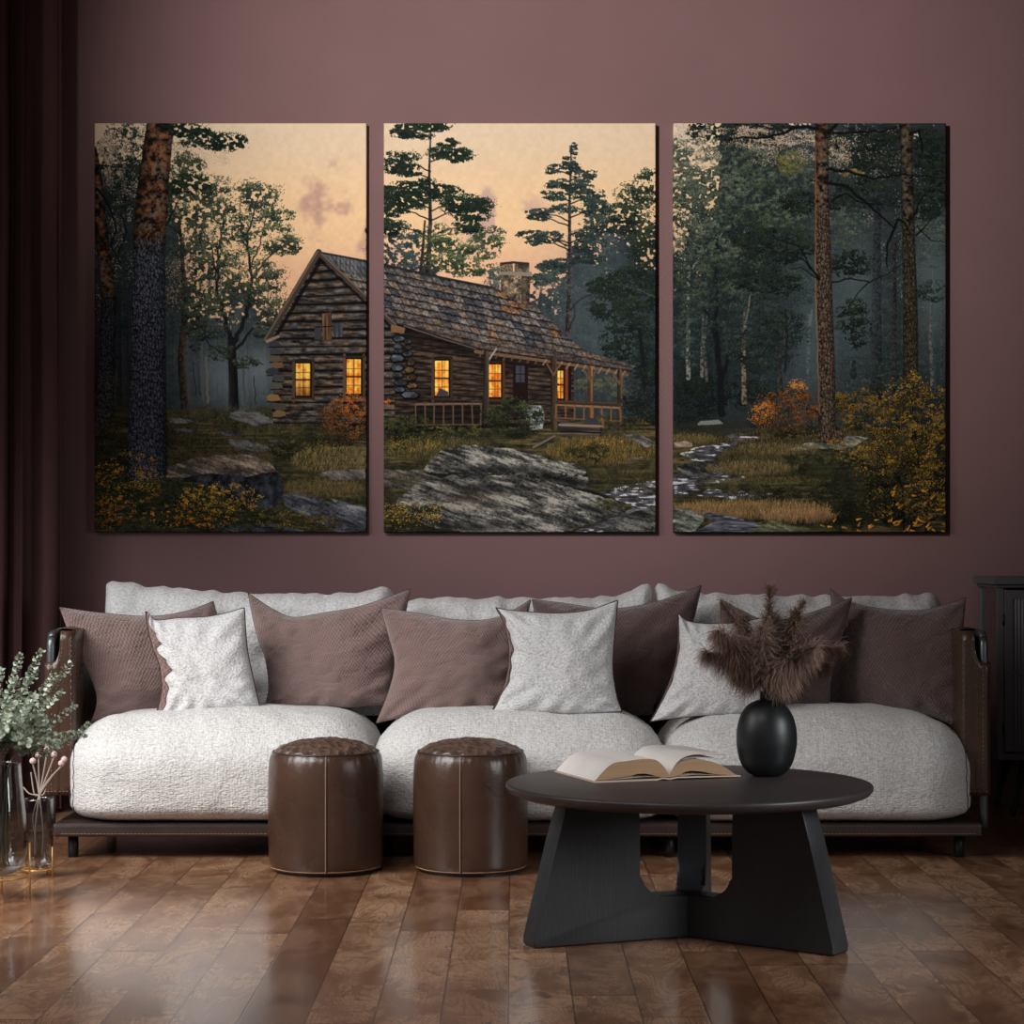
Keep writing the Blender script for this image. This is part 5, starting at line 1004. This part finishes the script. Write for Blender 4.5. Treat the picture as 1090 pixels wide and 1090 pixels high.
# ---------------------------------------------------------------- open book
bk = thing('open_book', 'thick open book with cream pages lying on the black coffee table', 'book', at(690, 826, 6.02))
A0 = Vector((.216, 5.885, TH+.0005)); ang = math.radians(19.3); U = Vector((math.cos(ang), math.sin(ang), 0)); Vd = Vector((-math.sin(ang), math.cos(ang), 0)); UP = Vector((0, 0, 1)); DP = .300
bk.location = A0+U*.22+Vd*.15; bk['_o'] = tuple(bk.location)
def prof_prism(nm, out, mat, v0=.0, v1=DP, smooth=False, side=None):
    bm = bmesh.new(); out3 = out; prism(bm, out3, lambda p: A0+U*p[0]+UP*p[1]+Vd*v0, lambda p: A0+U*p[0]+UP*p[1]+Vd*v1)
    o = from_bm(nm, bm, mat, bk, smooth)
    if side:
        me = o.data; me.materials.append(side)
        for p in me.polygons:
            n = p.normal
            if abs(n.dot(Vd)) > .8: p.material_index = 1
    return o
cv = lambda P, k=6: [(p.x, p.y) for p in smooth_path([Vector((a, b, 0)) for a, b in P], k)]
# cover: left board, spine, right board
prof_prism('cover', [(0, 0), (.19, .0), (.205, .004), (.226, .0005), (.247, .004), (.262, .004), (.440, .002), (.440, .0052), (.262, .0075), (.247, .008), (.226, .004), (.205, .008), (.19, .004), (0, .004)], COVER, -.004, DP+.004)
left_top = cv([(.004, .0045), (.052, .048), (.10, .056), (.15, .060), (.185, .056), (.208, .038), (.2255, .012)]); left_bot = cv([(.2255, .007), (.205, .009), (.19, .010), (.17, .0165), (.14, .020), (.10, .014), (.004, .0045)][::-1])[1:]
prof_prism('page_block', left_top+[(.2255, .007)]+left_bot[::-1][1:-1], PAPER, 0, DP, False, EDGE)
right_top = cv([(.2265, .012), (.245, .036), (.268, .050), (.30, .054), (.345, .048), (.385, .034), (.428, .007)]); right_bot = cv([(.428, .006), (.36, .012), (.32, .020), (.28, .022), (.255, .012), (.2265, .007)])
prof_prism('page_block', right_top+right_bot, PAPER, 0, DP, False, EDGE)
# loose leaves: one lifted over the right block, one sheet under each block
def sheet(P, thick, v0=0, v1=DP, bow=0.):
    P = cv(P, 8); o_ = [(a, b+thick) for a, b in P[::-1]]; prof_prism('page', P+o_, PAPER, v0, v1, False, EDGE)
sheet([(.2270, .014), (.243, .040), (.265, .058), (.295, .066), (.335, .066), (.375, .064), (.398, .0635)], .0012)
sheet([(.2268, .013), (.244, .038), (.268, .0535), (.30, .058), (.335, .057), (.370, .0545)], .0008)
sheet([(.03, .0050), (.09, .0075), (.15, .0105), (.19, .0095)], .0008); sheet([(.26, .0095), (.31, .0115), (.36, .0085), (.42, .0058)], .0008)

# ---------------------------------------------------------------- vase with pampas
VC = Vector(((816-PXC)*6.07/FPX, 6.07, TH)); vs = thing('vase', 'matte black egg-shaped vase on the coffee table holding brown pampas plumes', 'vase', VC)
bm = bmesh.new(); hz = .212
prof = [(0, 0), (.030, 0), (.040, .002), (.058, .014), (.074, .040), (.0835, .080), (.0850, .110), (.082, .140), (.073, .170), (.056, .196), (.036, .209), (.020, .214)]
pr = [(p.x, p.y) for p in smooth_path([Vector((a, b, 0)) for a, b in prof[1:]], 6)]; lathe(bm, [(0, 0)]+pr, VC, 96); from_bm('body', bm, VASE, vs)
bm = bmesh.new(); lathe(bm, [(.020, .210), (.019, .218), (.0185, .232), (.0195, .238), (.0165, .238), (.0155, .228), (.0155, .212)], VC, 48); from_bm('neck', bm, VASE, vs)
MOUTH = VC+Vector((0, 0, .238))
def plume(tip, bend, density, label, droop=.5, rr=random.Random(1), width=.022):
    root = thing('pampas_plume', label, 'dried grass', MOUTH+Vector((0, 0, -.1)), 'pampas plumes in the black vase'); T = at(*tip)
    a = MOUTH+Vector((rr.uniform(-.006, .006), rr.uniform(-.006, .006), -.10)); b = MOUTH+Vector(((T.x-MOUTH.x)*.06, (T.y-MOUTH.y)*.06, .012)); m = MOUTH.lerp(T, .5)+Vector(bend)
    q = smooth_path([a, b, m, T], 10); bm = bmesh.new(); n = len(q); tube(bm, q, [.0016*(1-.7*i/n) for i in range(n)], 6); from_bm('stem', bm, PSTEM, root)
    bm = bmesh.new(); L = (T-MOUTH).length; k0 = int(n*.40)
    for k in range(int(density*2.3)):
        f = rr.random()**.85; i = min(k0+int((n-1-k0)*f), n-2); base = q[i].lerp(q[i+1], rr.random()); d = (q[i+1]-q[i]).normalized()
        v = Vector((rr.gauss(0, 1), rr.gauss(0, 1), rr.gauss(0, .8))); v = (v-d*v.dot(d)*.6).normalized(); w = width*(1-.55*abs(f-.45)*1.6); ln = rr.uniform(.3, 1.7)*w*2.3
        side = v+d*.75; side.normalize(); p = base; pts = [p]
        for s in range(3):
            side = (side+Vector((rr.gauss(0, .18), rr.gauss(0, .18), -droop*.62+rr.gauss(0, .15)))).normalized(); p = p+side*ln/3; pts.append(p)
        wv = d.cross(side); wv = wv.normalized() if wv.length > 1e-4 else Vector((1, 0, 0)); ws = (.0004, .0007, .0006, .0002); vv = [(bm.verts.new(x_-wv*w_), bm.verts.new(x_+wv*w_)) for x_, w_ in zip(pts, ws)]
        for (a1, a2), (b1, b2) in zip(vv, vv[1:]): bm.faces.new((a1, a2, b2, b1))
    from_bm('plume', bm, PLUME, root, recalc=False)
rr = random.Random(11)
PL = [((820, 626, 6.07), (0, 0, 0), 950, 'tallest pampas plume rising straight up from the vase', .25, .020), ((768, 641, 6.10), (.0, 0, .03), 700, 'pampas plume arching up left to a curled tip above its neighbours', .7, .022), ((752, 695, 6.02), (-.004, 0, .035), 900, 'pampas plume reaching furthest left over the cream pillow', .8, .026),
      ((790, 660, 6.14), (-.006, 0, .02), 700, None, .6, .022), ((764, 672, 5.98), (-.008, 0, .032), 800, None, .8, .024), ((778, 694, 6.04), (-.012, 0, .02), 900, None, .9, .028), ((856, 640, 6.05), (.0, 0, .01), 700, 'pampas plume leaning up right with a pale wispy tip', .5, .020), ((848, 652, 6.12), (.002, 0, .012), 700, None, .5, .022),
      ((893, 690, 6.06), (.0, 0, .042), 950, 'pampas plume arching furthest right over the mauve pillow', .8, .026), ((866, 690, 6.0), (.006, 0, .028), 900, None, .8, .026), ((842, 684, 6.15), (.006, 0, .018), 900, None, .7, .028), ((812, 668, 6.0), (-.002, 0, .0), 950, None, .4, .022), ((822, 658, 6.16), (.003, 0, .0), 900, None, .3, .024), ((800, 690, 6.1), (-.006, 0, .01), 900, None, .8, .028),
      ((880, 708, 6.1), (.006, 0, .03), 700, None, .9, .022), ((838, 706, 6.02), (.004, 0, .008), 900, None, .8, .030), ((792, 712, 6.05), (-.008, 0, .012), 800, None, .9, .028)]
for tip, bend, dn, lb, dr, w in PL: plume(tip, bend, dn, lb or 'brown feathery pampas plume in the middle of the bunch in the black vase', dr, rr, w)

# ---------------------------------------------------------------- glass vases on brass stands
def glass_vase(c, z0, R0, h, label, prof):
    root = thing('glass_vase', label, 'vase', (c[0], c[1], z0)); cc = Vector((c[0], c[1], z0)); outp = smooth_path([Vector((a*R0, b*h, 0)) for a, b in prof], 6); inn = [Vector((max(p.x-.003, .0), p.y+(.006 if i < 6 else 0), 0)) for i, p in enumerate(outp)][::-1]
    bm = bmesh.new(); lathe(bm, [(p.x, p.y) for p in outp]+[(p.x, p.y) for p in inn], cc, 72); from_bm('glass_body', bm, GL, root); bm = bmesh.new(); rt = outp[-1]
    tube(bm, [cc+Vector(((rt.x-.0015)*math.cos(t), (rt.x-.0015)*math.sin(t), rt.y)) for t in [6.28318*i/60 for i in range(61)]], .0018, 6, False); from_bm('rim', bm, GL, root); return root
VP = [(0, 0), (.35, .005), (.66, .03), (.88, .09), (.98, .18), (1, .28), (.96, .45), (.88, .65), (.80, .85), (.755, 1.)]
def stand(c, R0, zr, ht, label, rot, rad=.0030):
    root = thing('wire_stand', label, 'plant stand', (c[0], c[1], 0), 'brass wire stands under the glass vases')
    for k in range(4):
        a = math.radians(rot+90*k); bm = bmesh.new(); p = (c[0]+R0*math.cos(a), c[1]+R0*math.sin(a)); tube(bm, [(p[0], p[1], 0), (p[0], p[1], ht)], rad, 10); from_bm('leg', bm, GOLD, root)
    bm = bmesh.new()
    for k in range(2):
        a = math.radians(rot+90*k); d = Vector((math.cos(a), math.sin(a), 0))*R0; m = Vector((c[0], c[1], zr)); tube(bm, [m-d, m+d], rad, 8)
    from_bm('cross_bar', bm, GOLD, root); bm = bmesh.new(); tube(bm, [Vector((c[0]+R0*math.cos(t), c[1]+R0*math.sin(t), zr)) for t in [6.28318*i/72 for i in range(73)]], rad, 8, False); from_bm('ring', bm, GOLD, root)
BC = ((-2-PXC)*6.5/FPX, 6.5); SC_ = ((41-PXC)*6.95/FPX, 6.95)
glass_vase(BC, .075, .088, .335, 'large smoked glass vase full of eucalyptus at the left edge', VP); stand(BC, .0935, .071, .17, 'taller brass wire stand carrying the large eucalyptus vase', -83)
glass_vase(SC_, .030, .047, .222, 'small smoked glass vase with brunia twigs beside the sofa', [(0, 0), (.35, .005), (.66, .03), (.86, .08), (.96, .17), (1, .35), (1, .6), (.98, .85), (.97, 1.)]); stand(SC_, .0510, .0265, .10, 'small brass wire stand under the brunia vase', -20, .0024)
# eucalyptus
def branch(tip, bend, label, rr, size=1., nl=22, start=.16):
    foot = Vector((BC[0]+rr.uniform(-.03, .03), BC[1]+rr.uniform(-.03, .03), .10)); root = thing('eucalyptus_branch', label, 'foliage', foot, 'eucalyptus branches in the large glass vase'); T = at(*tip)
    mouth = Vector((BC[0]+rr.uniform(-.045, .045), BC[1]+rr.uniform(-.04, .04), .41)); q = smooth_path([foot, mouth, mouth.lerp(T, .5)+Vector(bend), T], 12); n = len(q)
    bm = bmesh.new(); tube(bm, q, [.0022*(1-.7*i/n) for i in range(n)], 6); from_bm('stem', bm, STEM, root); bm = bmesh.new(); k0 = int(n*(.36+start*.3))
    for k in range(nl):
        f = (k+.5)/nl; x_ = k0+(n-1.01-k0)*f; i = int(x_); p = q[i].lerp(q[min(i+1, n-1)], x_-i); d = (q[min(i+1, n-1)]-q[max(i-1, 0)]).normalized(); s0 = d.orthogonal().normalized(); rot = Matrix.Rotation(k*1.57+rr.uniform(-.7, .7), 3, d); s0 = rot@s0
        for sg in (1, -1):
            side = (s0*sg+d*.45+Vector((0, -.15, .15))).normalized(); R1 = (.0096-.0042*f)*size*rr.uniform(.8, 1.25); c_off = rr.uniform(.9, 1.5); nrm = (d+Vector((rr.gauss(0, .6), -.5+rr.gauss(0, .35), .35+rr.gauss(0, .3)))); nrm = (nrm-side*nrm.dot(side)).normalized(); ac = side.cross(nrm)
            c0 = p+side*(R1*1.15*c_off); rim = []
            for m in range(9):
                a = 6.28318*m/9; rim.append(bm.verts.new(c0+side*R1*math.cos(a)*1.08+ac*R1*.92*math.sin(a)+nrm*R1*.28*math.cos(2*a)))
            cv_ = bm.verts.new(c0-nrm*R1*.12)
            for m in range(9): bm.faces.new((cv_, rim[m], rim[(m+1) % 9]))
    from_bm('leaves', bm, LEAF, root, recalc=False)
re = random.Random(5)
EU = [((95, 770, 6.62), (0, 0, -.03), 'eucalyptus branch with sparse paired leaves reaching furthest right over the seat', .85, 26), ((75, 706, 6.55), (.01, 0, .01), 'eucalyptus branch reaching up in front of the sofa arm', 1., 26), ((44, 692, 6.5), (-.005, 0, .0), 'tallest eucalyptus branch of the vase', 1.1, 26), ((22, 696, 6.45), (-.01, 0, .0), None, 1.1, 26), ((2, 712, 6.4), (-.02, 0, 0), None, 1.1, 26),
      ((66, 736, 6.4), (0, 0, .02), None, 1., 24), ((80, 752, 6.5), (0, 0, .0), None, 1., 24), ((88, 782, 6.42), (0, 0, .03), 'low eucalyptus branch arching right above the small brunia vase', 1.1, 26), ((62, 792, 6.35), (0, 0, .035), None, 1.15, 24), ((36, 740, 6.3), (0, 0, .02), None, 1.2, 24), ((48, 765, 6.35), (0, 0, .03), None, 1.2, 24), ((14, 748, 6.28), (0, 0, .02), None, 1.25, 24),
      ((28, 790, 6.3), (.01, 0, .05), None, 1.2, 22), ((4, 775, 6.25), (0, 0, .03), None, 1.25, 22), ((-14, 730, 6.35), (0, 0, 0), None, 1.2, 24), ((-30, 760, 6.4), (0, 0, .02), None, 1.2, 22), ((40, 712, 6.62), (0, 0, .0), None, 1., 24), ((58, 718, 6.42), (0, 0, .01), None, 1., 24), ((-10, 800, 6.3), (-.02, 0, .05), None, 1.2, 20), ((52, 780, 6.6), (0, 0, .03), None, 1.1, 22), ((18, 722, 6.6), (0, 0, 0), None, 1.1, 24), ((30, 758, 6.68), (0, 0, 0), None, 1.15, 24)]
for tip, bd, lb, sz, nl in EU: branch(tip, bd, lb or 'grey-green eucalyptus branch in the dense tangle above the large vase', re, sz, nl+12)
# brunia
br = thing('brunia_spray', 'branching brunia twigs with pale pink ball tips in the small glass vase', 'dried flower', (SC_[0], SC_[1], .06)); Yb_ = 6.93; BT = [(35, 810), (41, 804), (50, 798.5), (57.5, 803), (65.5, 812.5), (68.5, 808.5)]
bm = bmesh.new(); hub = at(42, 846, Yb_)
tube(bm, smooth_path([(SC_[0]-.01, SC_[1], .07), at(38, 880, Yb_), hub], 6), .0035, 8); tube(bm, smooth_path([(SC_[0]+.012, SC_[1], .07), at(46, 885, Yb_), hub], 6), .003, 8); tube(bm, smooth_path([(SC_[0]+.0, SC_[1]+.01, .08), at(35, 872, Yb_), hub], 6), .002, 8)
for x, y in BT: tube(bm, smooth_path([hub, at(42+(x-42)*.35, 832, Yb_), at(x, y+3, Yb_-.01)], 6), [.0032]*5+[.0028]*8, 8)
for x, y in ((25, 838), (50, 834), (33, 822)): tube(bm, smooth_path([hub, at(42+(x-42)*.6, 845, Yb_), at(x, y, Yb_+.01)], 6), .0022, 8)
from_bm('twigs', bm, TWIG, br)
for x, y in BT:
    bm = bmesh.new(); bmesh.ops.create_icosphere(bm, subdivisions=3, radius=.0105, matrix=Matrix.Translation(at(x, y, Yb_-.01)))
    for v in bm.verts: v.co += v.normal*.0006*math.sin(v.co.x*2400)*math.sin(v.co.z*2400)
    from_bm('berry', bm, BERRY, br)

# ---------------------------------------------------------------- cabinet at the right
cb = thing('cabinet', 'charcoal metal display cabinet with reeded glass doors on splayed legs at the right edge', 'cabinet', (2.29, 8.73, 0)); X0, X1, Y0, Y1, Z0, Z1 = 1.915, 2.665, 8.56, 8.90, .225, .915
bm = bmesh.new(); box(bm, X0-.022, Y0-.020, Z1, X1+.022, Y1+.012, Z1+.030, .004); box(bm, X0-.008, Y0-.008, Z1-.012, X1+.008, Y1+.004, Z1, .003); from_bm('top', bm, CAB, cb, False)
bm = bmesh.new(); box(bm, X0, Y0, Z0-.006, X1, Y1, Z0+.020, .003); from_bm('bottom_panel', bm, CAB, cb, False)
for xa, ya in ((X0, Y0), (X1-.026, Y0), (X0, Y1-.018), (X1-.026, Y1-.018)):
    bm = bmesh.new(); box(bm, xa, ya, Z0+.02, xa+.026, ya+.018, Z1-.012, .002); from_bm('post', bm, CAB, cb, False)
bm = bmesh.new(); box(bm, X0+.026, Y0+.16, .56, X1-.026, Y1-.01, .572); from_bm('shelf', bm, CAB, cb, False)
bm = bmesh.new(); box(bm, X0+.010, Y0+.018, Z0+.02, X0+.013, Y1-.018, Z1-.012); from_bm('side_glass', bm, m_glass('clear_side_glass', (.80, .80, .82, 1), .02), cb, False)
bm = bmesh.new(); box(bm, X1-.013, Y0+.018, Z0+.02, X1-.010, Y1-.018, Z1-.012); from_bm('side_glass', bm, bpy.data.materials['clear_side_glass'], cb, False)
mid = (X0+X1)/2
for a, b, hs in ((X0+.028, mid-.002, -1), (mid+.002, X1-.028, 1)):
    y = Y0-.006; bm = bmesh.new(); w = .034
    for q in ((a, y, Z0+.028, a+w, y+.016, Z1-.022), (b-w, y, Z0+.028, b, y+.016, Z1-.022), (a+w, y, Z1-.022-w, b-w, y+.016, Z1-.022), (a+w, y, Z0+.028, b-w, y+.016, Z0+.028+w), (a+w, y+.001, .560, b-w, y+.015, .578)): box(bm, *q, .002)
    d = from_bm('door', bm, CAB, cb, False)
    for z0_, z1_ in ((Z0+.062, .560), (.578, Z1-.056)):
        bm = bmesh.new(); n = int((b-a-2*w)/.0022); vv = []
        for i in range(n+1):
            x = a+w+(b-a-2*w)*i/n; yy = y+.006-.003*abs(math.sin((x-a)*math.pi/.0135)); vv.append((bm.verts.new((x, yy, z0_)), bm.verts.new((x, yy, z1_))))
        for (p0, p1), (q0, q1) in zip(vv, vv[1:]): bm.faces.new((p0, q0, q1, p1))
        from_bm('reeded_pane', bm, REED, d, False, recalc=False)
    for zz in (.345, .775):
        bm = bmesh.new(); xx = a-.004 if hs < 0 else b+.004; tube(bm, [(xx, y+.002, zz-.022), (xx, y+.002, zz+.022)], .005, 10); from_bm('hinge', bm, DRK, d)
    bm = bmesh.new(); xx = b-.017 if hs < 0 else a+.017; tube(bm, [(xx, y-.010, .57), (xx, y+.002, .57)], .004, 10); bmesh.ops.create_uvsphere(bm, u_segments=12, v_segments=8, radius=.009, matrix=Matrix.Translation((xx, y-.014, .57))); from_bm('knob', bm, DRK, d)
for xa, ya, dx, dy in ((X0+.12, Y0+.035, -.055, -.02), (X1-.12, Y0+.035, .055, -.02), (X0+.12, Y1-.035, -.055, .015), (X1-.12, Y1-.035, .055, .015)):
    bm = bmesh.new(); tube(bm, [(xa, ya, Z0), (xa+dx*.95, ya+dy*.95, .012), (xa+dx, ya+dy, 0)], [.019, .010, .012], 16); from_bm('leg', bm, DRK, cb)

# ---------------------------------------------------------------- light
def area(name, loc, target, sx_, sy_, power, color=(1, 1, 1), spread=180.):
    l = bpy.data.lights.new(name, 'AREA'); l.shape = 'RECTANGLE'; l.size = sx_; l.size_y = sy_; l.energy = power; l.color = color; l.spread = math.radians(spread); o = bpy.data.objects.new(name, l); COL.objects.link(o); o.location = loc
    o.rotation_euler = (Vector(target)-Vector(loc)).to_track_quat('-Z', 'Z').to_euler(); return o
def spot(name, loc, target, power, ang, blend, rad, color=(1, 1, 1)):
    l = bpy.data.lights.new(name, 'SPOT'); l.energy = power; l.spot_size = math.radians(ang); l.spot_blend = blend; l.shadow_soft_size = rad; l.color = color; o = bpy.data.objects.new(name, l); COL.objects.link(o); o.location = loc
    o.rotation_euler = (Vector(target)-Vector(loc)).to_track_quat('-Z', 'Y').to_euler(); return o
WORLD_S = .22; EXPO = 0.
spot('ceiling_spotlight', (-1.9, 3.4, 3.45), (.36, YW, 2.88), 1540, 46, 1., .16, (1, .98, .95))
area('window_daylight', (-2.60, 5.7, 1.85), (-1.15, 7.1, .25), 2.2, 1.7, 33, (1, .99, .98), 78)
area('overhead_fill', (-1.4, 3.6, 3.55), (-1.25, 5.6, 0), 2.0, 1.4, 24, (1, .97, .94), 84)  # added soft fill to brighten the floor, no fixture up here
area('right_fill', (3.45, 4.2, 1.4), (.6, 5.9, .2), 1.2, 1.4, 12, (.95, .98, 1.), 70)  # added weak fill for the table's right faces, set at the made-up window

w = bpy.data.worlds.new('World'); bpy.context.scene.world = w; w.use_nodes = True; bgn = w.node_tree.nodes['Background']; bgn.inputs[0].default_value = (.80, .84, .9, 1); bgn.inputs[1].default_value = WORLD_S
# ---------------------------------------------------------------- camera
cam = bpy.data.cameras.new('camera'); co = bpy.data.objects.new('camera', cam); COL.objects.link(co); cam.sensor_width = 36.; cam.lens = FPX/1090*36; co.location = (0, 0, CH); co.rotation_euler = (math.radians(90), 0, 0)
cam.shift_x = (545-PXC)/1090; cam.shift_y = (PYC-545)/1090; cam.clip_end = 60; sc = bpy.context.scene; sc.camera = co
sc.view_settings.view_transform = 'Standard'; sc.view_settings.look = 'None'; sc.view_settings.gamma = 1.; sc.view_settings.use_curve_mapping = False; sc.view_settings.exposure = EXPO
for o in bpy.data.objects:
    if '_o' in o: del o['_o']
